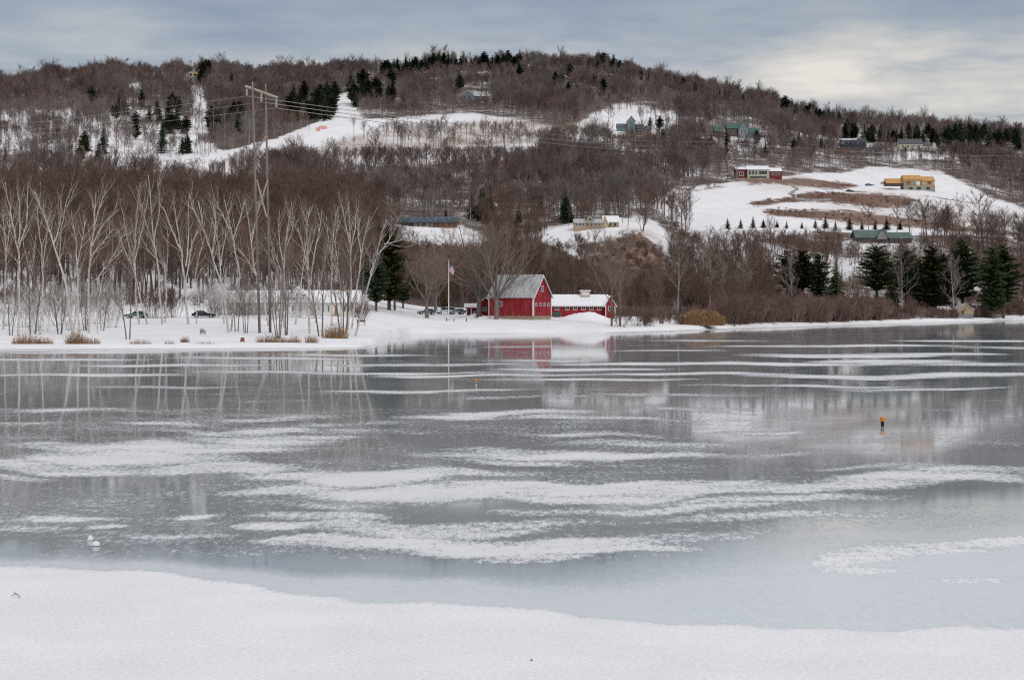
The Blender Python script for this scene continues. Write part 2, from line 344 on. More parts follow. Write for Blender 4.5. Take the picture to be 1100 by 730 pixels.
def build_height():
    keys = sorted(TAB)
    zz = np.zeros((len(keys), len(DROWS)))
    for i, k in enumerate(keys):
        ds = shore(k)
        pts = [(ds+1.0, 0.30)] + [(d*K, H-(v-VH)*d*K/F) for d, v in TAB[k]]
        zt = pts[-1][1]
        pts += [(2250, zt*0.85), (2600, zt*0.7), (3400, zt*0.5), (8000, zt*0.3)]
        zz[i] = interp(DROWS, pts)
    out = np.zeros((len(UCOLS), len(DROWS)))
    for j in range(len(DROWS)): out[:, j] = np.interp(UCOLS, keys, zz[:, j])
    def blur(a, s, ax):
        r = int(3*s)+1; kx = np.exp(-0.5*(np.arange(-r, r+1)/s)**2); kx /= kx.sum()
        pad = [(0, 0), (0, 0)]; pad[ax] = (r, r); b = np.pad(a, pad, mode='edge')
        return np.apply_along_axis(lambda v: np.convolve(v, kx, mode='valid'), ax, b)
    sm = blur(blur(out, 5.0, 0), 4.0, 1)
    sm[:, -8:] = out[:, -8:]
    # little bumps
    U, Dm = np.meshgrid(UCOLS, DROWS, indexing='ij'); X = (U-UC)/F*Dm
    amp = np.clip((Dm-430)/300, 0, 1)
    bump = np.zeros_like(sm)
    for a, wl in ((0.9, 90.0), (0.5, 38.0), (0.3, 17.0)):
        for _ in range(4):
            th = nrs.uniform(0, 2*PI); ph = nrs.uniform(0, 2*PI)
            bump += a*0.5*np.sin((X*math.cos(th)+Dm*math.sin(th))*2*PI/wl+ph)
    sm = sm+bump*amp
    # the bank drops under the ice at the shore
    S = shore(UCOLS)[:, None]
    t = np.clip((DROWS[None, :]-(S-1.2))/3.2, 0, 1); t = t*t*(3-2*t)
    fl = np.clip(0.28+0.05*np.sin(X*0.7)+0.05*np.sin(X*0.23+2), 0, 1)
    sm = np.where(DROWS[None, :] < S+9, np.maximum(sm, fl), sm)
    return -0.8+(sm+0.8)*t
ZG = build_height()
def ground_z(u, d):
    i = np.searchsorted(UCOLS, u)-1; i = min(max(i, 0), len(UCOLS)-2)
    j = np.searchsorted(DROWS, d)-1; j = min(max(j, 0), len(DROWS)-2)
    a = (u-UCOLS[i])/(UCOLS[i+1]-UCOLS[i]); b = (d-DROWS[j])/(DROWS[j+1]-DROWS[j]); a = min(max(a, 0), 1); b = min(max(b, 0), 1)
    return float((ZG[i, j]*(1-a)+ZG[i+1, j]*a)*(1-b)+(ZG[i, j+1]*(1-a)+ZG[i+1, j+1]*a)*b)
def vof(d, z): return VH+(H-z)*F/d
def P(u, v, d): return Vector(((u-UC)/F*d, d, H-(v-VH)/F*d))
def gpt(u, d): return Vector(((u-UC)/F*d, d, ground_z(u, d)))
def at(u, v):
    """first place on the ground that is seen at that height of the view"""
    d = shore(u)+2.5
    prev = None
    while d < 1900:
        vv = vof(d, ground_z(u, d))
        if vv <= v: return d
        d += 1.0 if d < 500 else 3.0
    # above the ridge: the ridge itself
    ds = np.arange(1200, 1900, 10.0); vs = [vof(x, ground_z(u, x)) for x in ds]
    return float(ds[int(np.argmin(vs))])
def inpoly(px, py, poly):
    px = np.asarray(px, float); py = np.asarray(py, float); ins = np.zeros(px.shape, bool)
    j = len(poly)-1
    for i in range(len(poly)):
        xi, yi = poly[i]; xj, yj = poly[j]
        if yi != yj:
            c = ((yi > py) != (yj > py)) & (px < (xj-xi)*(py-yi)/(yj-yi)+xi); ins ^= c
        j = i
    return ins
# open snow: no woods there
OPEN = {
 'field': [(706, 216), (722, 206), (760, 199), (800, 195), (850, 190), (880, 186), (905, 188), (940, 180), (1010, 186), (1060, 212), (1100, 226), (1170, 240), (1170, 256), (1060, 252), (980, 250), (900, 246), (860, 247), (810, 256), (770, 268), (752, 262), (738, 244), (716, 232)],
 'ski': [(176, 190), (205, 176), (240, 164), (300, 149), (344, 131), (360, 116), (365, 101), (373, 101), (380, 118), (390, 129), (450, 127), (500, 123), (560, 128), (500, 136), (420, 140), (380, 147), (330, 159), (260, 174), (196, 194)],
 'lift': [(204, 92), (216, 92), (222, 118), (222, 150), (204, 172), (180, 190), (166, 188), (200, 156), (208, 130)],
 'beech': [(140, 92), (150, 90), (152, 108), (138, 112)],
 'terrace': [(440, 261), (432, 247), (496, 243), (505, 247), (522, 252), (515, 266), (495, 272), (465, 270)],
 'bluehouse': [(610, 142), (640, 122), (665, 112), (700, 118), (728, 124), (725, 138), (700, 146), (660, 152), (625, 152)],
 'knoll': [(578, 258), (600, 249), (640, 246), (668, 236), (690, 232), (706, 240), (722, 262), (712, 268), (690, 250), (650, 258), (620, 262), (594, 262)],
 'road': [(586, 252), (594, 250), (612, 262), (650, 276), (700, 296), (694, 300), (640, 282), (600, 268)],
 'creamhouse': [(960, 164), (1012, 163), (1015, 170), (960, 170)],
 'greenhouse': [(770, 148), (836, 150), (836, 156), (800, 160), (770, 154)],
 'longroof': [(905, 262), (985, 262), (990, 268), (905, 268)],
}
BROWN = {
 'bank': [(628, 268), (668, 250), (690, 248), (708, 266), (722, 282), (712, 300), (680, 302), (650, 292), (622, 280)],
 'loop': [(803, 217), (845, 213), (872, 206), (905, 207), (960, 210), (986, 214), (978, 222), (940, 223), (905, 218), (860, 216), (830, 219), (812, 222)],
 'strip': [(818, 224), (870, 226), (930, 230), (1010, 240), (1100, 252), (1100, 259), (1000, 246), (930, 240), (880, 236), (818, 230)],
 'upper': [(788, 192), (850, 190), (885, 194), (928, 199), (905, 203), (850, 199), (800, 196)],
 'hedge': [(706, 214), (735, 203), (790, 195), (790, 198), (735, 207), (714, 222), (740, 250), (770, 272), (760, 276), (725, 248)],
 'dirt': [(480, 107), (524, 107), (524, 113), (480, 113)],
}
def build_ground():
    nu, nd = len(UCOLS), len(DROWS)
    U, Dm = np.meshgrid(UCOLS, DROWS, indexing='ij')
    X = (U-UC)/F*Dm; V = VH+(H-ZG)*F/Dm
    # rows near the camera: our own bank
    near = [(-900, 3.9), (-200, 3.9), (-20, 3.9), (4, 3.9), (7, 3.4), (10, 2.7), (13, 1.9), (16, 1.1), (19, 0.3), (21, -0.25), (24, -0.8), (60, -0.8), (120, -0.8), (166, -0.8)]
    nX = np.array([[(u-UC)/F*max(abs(d)*1.2, 170) for d, z in near] for u in UCOLS])
    nD = np.array([[d for d, z in near]]*nu); nZ = np.array([[z for d, z in near]]*nu)
    XX = np.concatenate([nX, X], 1); DD = np.concatenate([nD, Dm], 1); ZZ = np.concatenate([nZ, ZG], 1)
    n2 = XX.shape[1]
    co = np.stack([XX, DD, ZZ], -1).reshape(-1, 3)
    ii, jj = np.meshgrid(np.arange(nu-1), np.arange(n2-1), indexing='ij')
    a = ii*n2+jj; faces = np.stack([a, a+n2, a+n2+1, a+1], -1).reshape(-1, 4)
    me = bpy.data.meshes.new('ground')
    me.vertices.add(len(co)); me.vertices.foreach_set('co', co.ravel())
    me.loops.add(faces.size); me.loops.foreach_set('vertex_index', faces.ravel().astype(np.int32))
    me.polygons.add(len(faces)); me.polygons.foreach_set('loop_start', np.arange(0, faces.size, 4, dtype=np.int32))
    me.update(calc_edges=True); me.validate()
    cov = np.zeros((nu, nd, 4))
    lawn = Dm < np.maximum(shore(U)+12, np.where(U < 410, 285*K, np.where(U < 660, 345*K, np.where(U < 745, shore(U)+62, shore(U)+14))))
    cov[..., 1] = np.where(lawn, 0.0, np.where(U < 420, 0.36, 0.46))
    cov[..., 1] = np.where((~lawn) & (Dm > 560*K), np.where((U < 300) & (V > 116) & (V < 200), 0.44, 0.54), cov[..., 1])
    cov[..., 1] = np.where((U > 640) & (Dm < 520*K) & ~lawn, np.where((U > 740) & (V < 300), 0.44, 0.56), cov[..., 1])
    cov[..., 1] = np.where((U > 420) & (U < 745) & (Dm < 545*K) & ~lawn, 0.60, cov[..., 1])
    cov[..., 1] = np.where(V < 118, 0.56, cov[..., 1])
    cov[..., 1] = np.where(inpoly(U, V, [(219, 96), (345, 92), (358, 118), (340, 133), (296, 149), (240, 163), (224, 150)]), 0.60, cov[..., 1])
    cov[..., 0] = np.where(inpoly(U, V, [(385, 146), (430, 136), (560, 127), (640, 134), (600, 150), (480, 158), (330, 178)]) & (Dm > 600*K), 0.36, cov[..., 0])
    cov[..., 1] = np.where(inpoly(U, V, [(280, 165), (380, 145), (560, 128), (600, 140), (560, 170), (420, 180), (300, 190)]), 0.44, cov[..., 1])
    far = Dm > 420*K
    for k, p in OPEN.items():
        m = inpoly(U, V, p) & far
        cov[..., 1] = np.where(m, 0.12 if k in ('field', 'ski') else 0.30, cov[..., 1])
        if k == 'field': cov[..., 0] = np.where(m, 0.37, cov[..., 0])
    m = inpoly(U, V, [(880, 224), (1100, 228), (1170, 240), (1170, 250), (980, 240), (880, 232)]) & far
    cov[..., 0] = np.where(m, 0.47, cov[..., 0])
    for k, p in BROWN.items():
        m = inpoly(U, V, p) & (Dm > 380*K); cov[..., 0] = np.where(m, 0.66 if k not in ('hedge', 'bank') else 0.58, cov[..., 0])
    for poly, amt in (([(385, 146), (430, 137), (560, 128), (650, 134), (600, 152), (480, 160), (300, 182), (290, 172)], .95), ([(870, 222), (1000, 214), (1060, 222), (1170, 240), (1170, 252), (980, 244), (880, 236)], .5), ([(880, 205), (960, 206), (1010, 211), (1000, 224), (900, 208)], .3),
                      ([(640, 262), (672, 246), (700, 246), (718, 266), (716, 296), (660, 294), (628, 282)], .9), ([(430, 262), (500, 262), (520, 275), (440, 275)], .4), ([(786, 188), (860, 188), (900, 198), (860, 206), (800, 200)], .5)):
        cov[..., 3] = np.where(inpoly(U, V, poly) & (Dm > 400*K), amt, cov[..., 3])
    def track(pts, w):
        for (u0, v0), (u1, v1) in zip(pts, pts[1:]):
            t = np.clip(((U-u0)*(u1-u0)+(V-v0)*(v1-v0))/((u1-u0)**2+(v1-v0)**2), 0, 1)
            du = U-(u0+t*(u1-u0)); dv = (V-(v0+t*(v1-v0)))*2.2
            q = np.clip(1.4-np.sqrt(du*du+dv*dv)/w, 0, 1)
            cov[..., 2] = np.where(Dm > 400*K, np.maximum(cov[..., 2], q), cov[..., 2])
    track([(850, 198), (856, 203), (849, 208), (856, 213), (872, 215), (890, 214)], 3.0)
    track([(588, 252), (596, 258), (612, 266), (640, 274), (672, 284)], 1.6)
    track([(884, 203), (930, 207), (1000, 211), (1050, 219), (1075, 224)], 0.9)
    track([(580, 343), (620, 346), (640, 348)], 0.8)
    for q in (0, 1, 0, 3, 3, 3):
        for ax in (0, 1):
            c = cov[..., q]; cov[..., q] = (np.roll(c, 1, ax)+2*c+np.roll(c, -1, ax))/4 if ax == 0 else (np.roll(c, 2, 1)+np.roll(c, 1, 1)+c+np.roll(c, -1, 1)+np.roll(c, -2, 1))/5
    full = np.zeros((nu, n2, 4)); full[:, len(near):] = cov
    ca = me.color_attributes.new('cover', 'FLOAT_COLOR', 'POINT'); ca.data.foreach_set('color', full.reshape(-1).astype(np.float32))
    me.polygons.foreach_set('use_smooth', [True]*len(me.polygons))
    me.materials.append(M['ground'])
    o = bpy.data.objects.new('ground', me); COL.objects.link(o)
    tag(o, 'snow covered shore and hillside with brown leaf litter showing through', 'ground', kind='structure')
build_ground()

# ------------------------------------------------------------------ ice on the lake
# drifts of snow lying on the ice: where they lie (as seen), half width, half height, strength
DRIFT = [(60, 497, 110, 6, .9), (140, 488, 120, 7, .9), (210, 478, 120, 6, .8), (230, 497, 90, 7, .9), (290, 470, 90, 5, .7), (70, 478, 70, 4, .5), (20, 508, 40, 3, .6), (240, 463, 70, 3, .6), (290, 460, 50, 3, .8),
 (330, 508, 80, 5, .7), (400, 512, 80, 8, 1), (330, 526, 90, 6, .9), (440, 530, 110, 9, 1.0), (470, 508, 110, 4, .7), (370, 542, 60, 4, .6), (350, 553, 80, 5, .8), (420, 562, 110, 6, .9), (470, 568, 120, 6, .9),
 (340, 577, 70, 5, .9), (430, 580, 130, 7, 1), (540, 588, 130, 6, .9), (560, 560, 90, 5, .6), (300, 563, 50, 4, .8), (200, 572, 60, 3, .5), (75, 550, 60, 3, .6), (115, 560, 24, 3, .9), (40, 560, 50, 3, .4), (210, 549, 24, 2.5, .9),
 (620, 519, 150, 4, .9), (700, 524, 170, 5, .9), (560, 525, 90, 5, .8), (640, 534, 120, 5, .9), (800, 530, 150, 6, .8), (900, 528, 130, 6, .9), (1000, 522, 140, 7, .9), (1060, 512, 110, 5, .8), (960, 508, 90, 3, .6), (850, 541, 130, 4, .7), (700, 548, 140, 4, .7),
 (600, 548, 80, 4, .6), (620, 584, 120, 7, .9), (680, 592, 90, 4, .8), (560, 598, 70, 5, .7), (760, 560, 90, 4, .5), (640, 560, 60, 3, .5),
 (620, 489, 130, 4, .8), (540, 484, 70, 3, .6), (700, 476, 120, 3, .5), (780, 488, 120, 3, .6), (560, 497, 60, 3, .6), (480, 491, 60, 3, .5),
 (480, 448, 60, 2.5, .9), (560, 444, 90, 2.5, .8), (640, 450, 120, 2.2, .6), (640, 468, 90, 2.2, .5), (820, 462, 60, 2.5, .7), (700, 438, 100, 2, .5),
 (300, 448, 70, 2.2, .5), (180, 455, 60, 2, .5), (380, 455, 60, 2, .4), (90, 442, 80, 2, .4), (20, 455, 60, 2, .5),
 (110, 378.5, 150, 1.4, .9), (60, 386, 110, 1.5, .8), (190, 393, 110, 1.6, .8), (80, 403, 130, 1.8, .8), (280, 385, 100, 1.3, .8), (300, 400, 110, 1.4, .6), (160, 416, 100, 1.6, .5), (380, 381, 80, 1.3, .8),
 (470, 391, 120, 1.5, 1), (430, 400, 110, 1.4, .9), (520, 403, 130, 1.5, .9), (460, 419, 110, 1.5, .8), (560, 427, 80, 1.5, .5), (620, 397, 110, 1.7, .9), (700, 391, 120, 1.8, 1), (590, 387, 70, 1.3, .6), (640, 408, 120, 1.4, .7),
 (760, 402, 130, 1.7, .9), (820, 391, 130, 1.9, .9), (900, 382, 110, 2.4, 1), (960, 388, 90, 2.8, 1), (1000, 380, 90, 1.6, .8), (1040, 402, 110, 2.4, 1), (930, 404, 130, 2.4, 1), (1060, 391, 90, 2, .7), (850, 414, 120, 1.6, .7), (1000, 417, 110, 1.5, .6), (720, 424, 110, 1.7, .5),
 (1040, 366, 90, 1.2, .9), (940, 371, 110, 1.3, .8), (1080, 373, 60, 1.2, .7), (840, 372, 90, 1.1, .7), (720, 377, 80, 1.1, .6), (760, 366, 70, 1.0, .6), (580, 372, 60, 1.2, .5),
 (980, 596, 90, 5, .95), (1060, 589, 120, 5, .95), (925, 604, 60, 6, .9), (915, 617, 50, 4, .8), (1060, 630, 60, 4, .6), (897, 608, 30, 8, .9), (820, 618, 60, 5, .6), (760, 580, 80, 6, .6), (930, 618, 50, 3, .7), (850, 560, 100, 4, .5)]
EDGE_SNOW = [(-900, 560), (-200, 583), (0, 600), (100, 606), (200, 617), (300, 630), (400, 641), (500, 651), (600, 660), (700, 668), (800, 675), (950, 683), (1100, 689), (1400, 694), (2000, 696)]
EDGE_SLUSH_REFLECTION = [(-900, 545), (-200, 570), (0, 584), (150, 594), (300, 604), (450, 612), (600, 612), (680, 602), (740, 586), (800, 572), (900, 562), (1000, 556), (1100, 548), (1500, 540), (2000, 540)]  # slush margin; its right part also paints the sky's reflection into the colour
def build_ice():
    us = np.concatenate([np.arange(-900, -40, 30), np.arange(-40, 1142, 4.0), np.arange(1142, 2001, 30)])
    vs = np.concatenate([np.arange(340.0, 420, 0.8), np.arange(420, 760, 1.6), [800, 860, 930]])
    ds = (H*F/(vs-VH))[::-1]; ds = np.concatenate([ds, [720, 800]]); vv = VH+H*F/ds
    U, Dm = np.meshgrid(us, ds, indexing='ij'); V = VH+H*F/Dm
    X = (U-UC)/F*Dm
    co = np.stack([X, Dm, np.zeros_like(X)], -1).reshape(-1, 3)
    nu, nd = U.shape
    ii, jj = np.meshgrid(np.arange(nu-1), np.arange(nd-1), indexing='ij'); a = ii*nd+jj
    faces = np.stack([a, a+nd, a+nd+1, a+1], -1).reshape(-1, 4)
    me = bpy.data.meshes.new('ice')
    me.vertices.add(len(co)); me.vertices.foreach_set('co', co.ravel())
    me.loops.add(faces.size); me.loops.foreach_set('vertex_index', faces.ravel().astype(np.int32))
    me.polygons.add(len(faces)); me.polygons.foreach_set('loop_start', np.arange(0, faces.size, 4, dtype=np.int32))
    me.update(calc_edges=True)
    mk = np.zeros((nu, nd, 4)); mk[..., 3] = 1
    s = np.full(U.shape, 0.0)
    wv = np.clip((V-350)/150, 0, 1); VW = V+wv*(2.6*np.sin(U/85+V/33)+1.8*np.sin(U/41-V/21+1.3)+1.1*np.sin(U/19+V/11))+np.clip(U-640, 0, 500)*0.022*np.clip((V-470)/40, 0, 1)-np.clip(620-U, 0, 500)*0.012*np.clip((V-470)/40, 0, 1)
    for (u, v, a_, b_, st) in DRIFT:
        bow = 0.00006*a_*0  # drifts lie level
        q = ((U-u)/a_)**2+((VW-v)/b_)**2
        s = np.maximum(s, (st if v > 430 else min(1.0, st+.15))*np.clip(1.25-q, 0, 1)**0.7*(0.62 if v > 430 else .66))
    s += np.where((V > 438) & (V < 600), np.where(U < 760, 0.235, .16), 0.07)
    es = interp(us, EDGE_SNOW)[:, None]; el = interp(us, EDGE_SLUSH_REFLECTION)[:, None]
    sl = np.clip((VW-el)/np.interp(U, [480, 760], [13, 62])+0.2, 0, 1)*0.9  # wider at right, where it also paints the blurred edge of the hill's reflection
    mk[..., 1] = sl
    sn = np.clip((VW-es)/16+0.5, 0, 1); sn = sn*sn*(3-2*sn)
    s = np.where(V > el-4, s*0.95+0.02, s)
    # thin snow along the far shore
    dsn = shore(U)-Dm
    nearshore = np.clip(1.2-dsn/(np.where(U > 650, 24.0, np.where(U < 400, 7.0, 5.0))), 0, 1)
    cove = np.clip(1-np.abs(U-520)/110, 0, 1)*np.clip(1.2-dsn/22, 0, 1)
    s = np.maximum(s, nearshore*0.72); mk[..., 1] = np.maximum(mk[..., 1], cove*0.9)
    s = np.where((U > 405) & (U < 640) & (dsn < 20), np.minimum(s, 0.12), s)
    mk[..., 0] = s; mk[..., 2] = sn
    ca = me.color_attributes.new('snowmask', 'FLOAT_COLOR', 'POINT'); ca.data.foreach_set('color', mk.reshape(-1).astype(np.float32))
    me.materials.append(M['ice'])
    o = bpy.data.objects.new('lake_ice', me); COL.objects.link(o)
    tag(o, 'frozen lake with grey ice, drifted snow patches and a snowy near edge', 'lake', kind='structure')
build_ice()

# ------------------------------------------------------------------ trees
def rdir(rng): 
    v = Vector((rng.gauss(0, 1), rng.gauss(0, 1), rng.gauss(0, 1))); return v.normalized()
def grow(tm, cm, p, d, Ln, r, lvl, spec, rng, tw):
    s = spec[lvl]; nseg = 5 if lvl == 0 else 3
    pts = [p.copy()]; dirs = [d.copy()]; rr = [r]; q = p.copy(); dd = d.copy()
    for i in range(nseg):
        dd = (dd+rdir(rng)*s['w']+Vector((0, 0, s['up']))).normalized()
        q = q+dd*(Ln/nseg); pts.append(q.copy()); dirs.append(dd.copy()); rr.append(max(r*(1-s.get('tp', .8)*(i+1)/nseg), 0.012))
    (tm if lvl <= s.get('trunk', 0) else cm).tube(pts, rr, s['n'], cap=False)
    def along(t):
        f = t*nseg; i = min(int(f), nseg-1); k = f-i
        return pts[i].lerp(pts[i+1], k), dirs[i+1], rr[i]+(rr[i+1]-rr[i])*k
    for k in range(s['k']):
        t = s['t0']+(1-s['t0'])*(k+rng.random())/s['k']
        bp, bd, br = along(min(t, 0.99))
        side = bd.cross(rdir(rng)).normalized()
        a = math.radians(rng.uniform(*s['a']))
        nd_ = (bd*math.cos(a)+side*math.sin(a)).normalized()
        ln = Ln*s['lr']*rng.uniform(0.7, 1.15)*(1.15-0.55*(t-s['t0'])/(1-s['t0']+1e-6))
        if lvl+1 < len(spec): grow(tm, cm, bp, nd_, ln, max(br*0.62, 0.014), lvl+1, spec, rng, tw)
    for k in range(s.get('tw', 0)):
        t = rng.uniform(s.get('tt', 0.3), 1.0); bp, bd, br = along(min(t, .99))
        side = bd.cross(rdir(rng)).normalized(); a = math.radians(rng.uniform(12, 60))
        nd_ = (bd*math.cos(a)+side*math.sin(a)+Vector((0, 0, tw.get('up', 0.15)))).normalized()
        tw.get('mb', cm).twig(bp, nd_, tw['L']*rng.uniform(0.6, 1.4), tw['w']*rng.uniform(.7, 1.3), rng)
def forest_tree(seed, h, twigs=8, kids=(13, 5), ww=0.022, crown=1.0, t0=0.36):
    rng = random.Random(seed); tm, cm = MB(), MB()
    spec = [dict(n=6, w=0.05, up=0.02, k=kids[0], t0=t0, a=(28, 55), lr=0.36*crown, tp=.88, tw=6, tt=.75),
            dict(n=4, w=0.12, up=0.12, k=kids[1], t0=0.25, a=(25, 55), lr=0.5, tw=twigs, tt=.35),
            dict(n=3, w=0.15, up=0.08, k=0, t0=0.2, a=(20, 50), lr=.5, tw=twigs, tt=.15)]
    grow(tm, cm, Vector((0, 0, -0.4)), Vector((rng.uniform(-.05, .05), rng.uniform(-.05, .05), 1)).normalized(), h*0.97, h*0.0125+0.03, 0, spec, rng, dict(L=h*0.075, w=ww))
    return tm, cm
def spreading_tree(seed, h, limbs=6, twigs=7, ww=0.02):
    """an open grown shade tree: short trunk, many rising limbs, a wide rounded crown"""
    rng = random.Random(seed); tm, cm = MB(), MB()
    th = h*0.24; r0 = h*0.026
    base = [Vector((0, 0, -0.4)), Vector((0.02, 0, 0.15*h)), Vector((0.05, 0, th))]
    tm.tube(base, [r0*1.25, r0, r0*0.9], 8, cap=False)
    spec = [dict(n=5, w=0.10, up=0.10, k=9, t0=0.22, a=(22, 48), lr=0.5, tp=.85, tw=6, tt=.6),
            dict(n=4, w=0.12, up=0.07, k=5, t0=0.25, a=(22, 50), lr=0.5, tw=twigs, tt=.3),
            dict(n=3, w=0.15, up=0.05, k=0, t0=0.2, a=(20, 50), lr=.5, tw=twigs, tt=.1)]
    for i in range(limbs):
        a = 2*PI*(i+rng.random()*0.6)/limbs; tilt = math.radians(rng.uniform(18, 46)) if i else math.radians(6)
        d = Vector((math.cos(a)*math.sin(tilt), math.sin(a)*math.sin(tilt), math.cos(tilt)))
        grow(tm, cm, Vector((0.05, 0, th*rng.uniform(.8, 1.0))), d, h*rng.uniform(.58, .76), r0*rng.uniform(.42, .6), 0, spec, rng, dict(L=h*0.065, w=ww))
    return tm, cm
def clump_tree(seed, h, stems=4, twigs=7, ww=0.02, spread=16):
    """several slender stems rising from one root"""
    rng = random.Random(seed); tm, cm = MB(), MB()
    spec = [dict(n=5, w=0.05, up=0.05, k=9, t0=0.3, a=(22, 45), lr=0.36, tp=.85, tw=6, tt=.6),
            dict(n=3, w=0.12, up=0.12, k=4, t0=0.2, a=(22, 45), lr=0.5, tw=twigs, tt=.3),
            dict(n=3, w=0.12, up=0.1, k=0, t0=0.2, a=(20, 50), lr=.5, tw=twigs, tt=.1)]
    for i in range(stems):
        a = 2*PI*(i+rng.random())/stems; tl = math.radians(rng.uniform(3, spread))
        d = Vector((math.cos(a)*math.sin(tl), math.sin(a)*math.sin(tl), math.cos(tl)))
        grow(tm, cm, Vector((.25*math.cos(a), .25*math.sin(a), -0.4)), d, h*rng.uniform(.75, 1.0), h*0.008+0.03, 0, spec, rng, dict(L=h*0.07, w=ww))
    return tm, cm
def far_tree(seed, h, nb=14, tw=11, ww=0.07, t0=0.34):
    rng = random.Random(seed); tm, cm = MB(), MB()
    spec = [dict(n=4, w=0.05, up=0.02, k=nb, t0=t0, a=(30, 62), lr=0.36, tp=.8, tw=10, tt=.7),
            dict(n=3, w=0.14, up=0.14, k=0, t0=0.2, a=(25, 50), lr=0.5, tw=tw, tt=.15)]
    grow(tm, cm, Vector((0, 0, -1.0)), Vector((0, 0, 1)), h, 0.23, 0, spec, rng, dict(L=h*0.13, w=ww, up=.2))
    n = len(tm.v); tm.mi = [0]*len(tm.f)+[1]*len(cm.f); tm.v += cm.v; tm.f += [tuple(q+n for q in f) for f in cm.f]
    return tm
def shrub(seed, h, stems=16, tw=9, ww=0.018, spread=35, clumpr=0.5):
    rng = random.Random(seed); mb = MB()
    spec = [dict(n=3, w=0.08, up=0.06, k=3, t0=0.3, a=(15, 40), lr=0.5, tp=.8, tw=tw, tt=.25),
            dict(n=3, w=0.1, up=0.06, k=0, t0=0.2, a=(15, 40), lr=0.5, tw=tw, tt=.1)]
    for i in range(stems):
        a = rng.uniform(0, 2*PI); tl = math.radians(rng.uniform(0, spread)); rr = rng.uniform(0, clumpr)
        d = Vector((math.cos(a)*math.sin(tl), math.sin(a)*math.sin(tl), math.cos(tl)))
        grow(mb, mb, Vector((rr*math.cos(a), rr*math.sin(a), -.2)), d, h*rng.uniform(.6, 1.0), 0.03, 0, spec, rng, dict(L=h*0.16, w=ww))
    return mb
def conifer(seed, h, rad, kind='spruce', dens=1.0, bare=0.08):
    rng = random.Random(seed); tm, cm = MB(), MB()
    tm.tube([Vector((0, 0, -.5)), Vector((0.03*h*rng.uniform(-.3, .3), 0, h*.5)), Vector((0, 0, h*.98))], [h*.017+.03, h*.011+.02, .03], 6, cap=False)
    z = h*bare
    while z < h*0.985:
        t = (z/h-bare)/(1-bare)
        if kind == 'spruce': R = rad*(1-t)**0.85*rng.uniform(.78, 1.1)+0.12
        else: R = rad*(min(1, (1-t)*1.9)**0.7)*(0.55+0.45*min(1, t*3.5))*rng.uniform(.6, 1.15)+0.15
        nb = int((9 if kind == 'spruce' else 8)*dens*(0.55+0.45*(1-t)))+3
        a0 = rng.uniform(0, 6)
        for i in range(nb):
            a = a0+2*PI*i/nb+rng.uniform(-.3, .3); Lb = R*rng.uniform(.65, 1.1)
            rise = (rng.uniform(-.35, -.1) if kind == 'spruce' else rng.uniform(.0, .38)) if t < .85 else rng.uniform(.2, .8)
            dz = Vector((math.cos(a), math.sin(a), rise)); side = Vector((-math.sin(a), math.cos(a), 0)); o = Vector((0, 0, z+rng.uniform(-.5, .5)*h*.04))
            n = max(3, int(Lb/0.36)); 
            for k in range(n):
                f = (k+.6)/n; c = o+dz*(Lb*f)+Vector((0, 0, -0.12*Lb*f*f if kind == 'spruce' else 0.05*Lb*f))
                w = (0.46 if kind == 'spruce' else .72)*(1.15-.6*f)*rng.uniform(.7, 1.3)*max(.45, min(1.3, R/1.8)); ln = Lb/n*1.35
                for q in range(3):
                    ax = (dz.normalized()+side*rng.uniform(-.9, .9)+Vector((0, 0, rng.uniform(-.35, .25)))).normalized()
                    nn = (side*rng.uniform(.5, 1)+Vector((0, 0, rng.uniform(-.8, .8)))).normalized()
                    p0 = c-ax*ln*.6; p1 = c+nn*w*.55; p2 = c+ax*ln*.8+Vector((0, 0, -.04)); p3 = c-nn*w*.55
                    cm.quad(p0, p1, p2, p3)
        z += h*(0.042 if kind == 'spruce' else .040)*rng.uniform(.8, 1.25)
    return tm, cm
def meshes(mbs, mats, names):
    return [mb.mesh(n, m) for mb, m, n in zip(mbs, mats, names)]
def place_tree(kind, label, group, loc, parts, scale=(1, 1, 1), rz=0.0, cat='tree', partnames=('trunk', 'crown')):
    o = empty(kind, loc, rz); o.scale = scale; tag(o, label, cat, group)
    for me, pn in zip(parts, partnames): link_obj(pn, me, o)
    return o
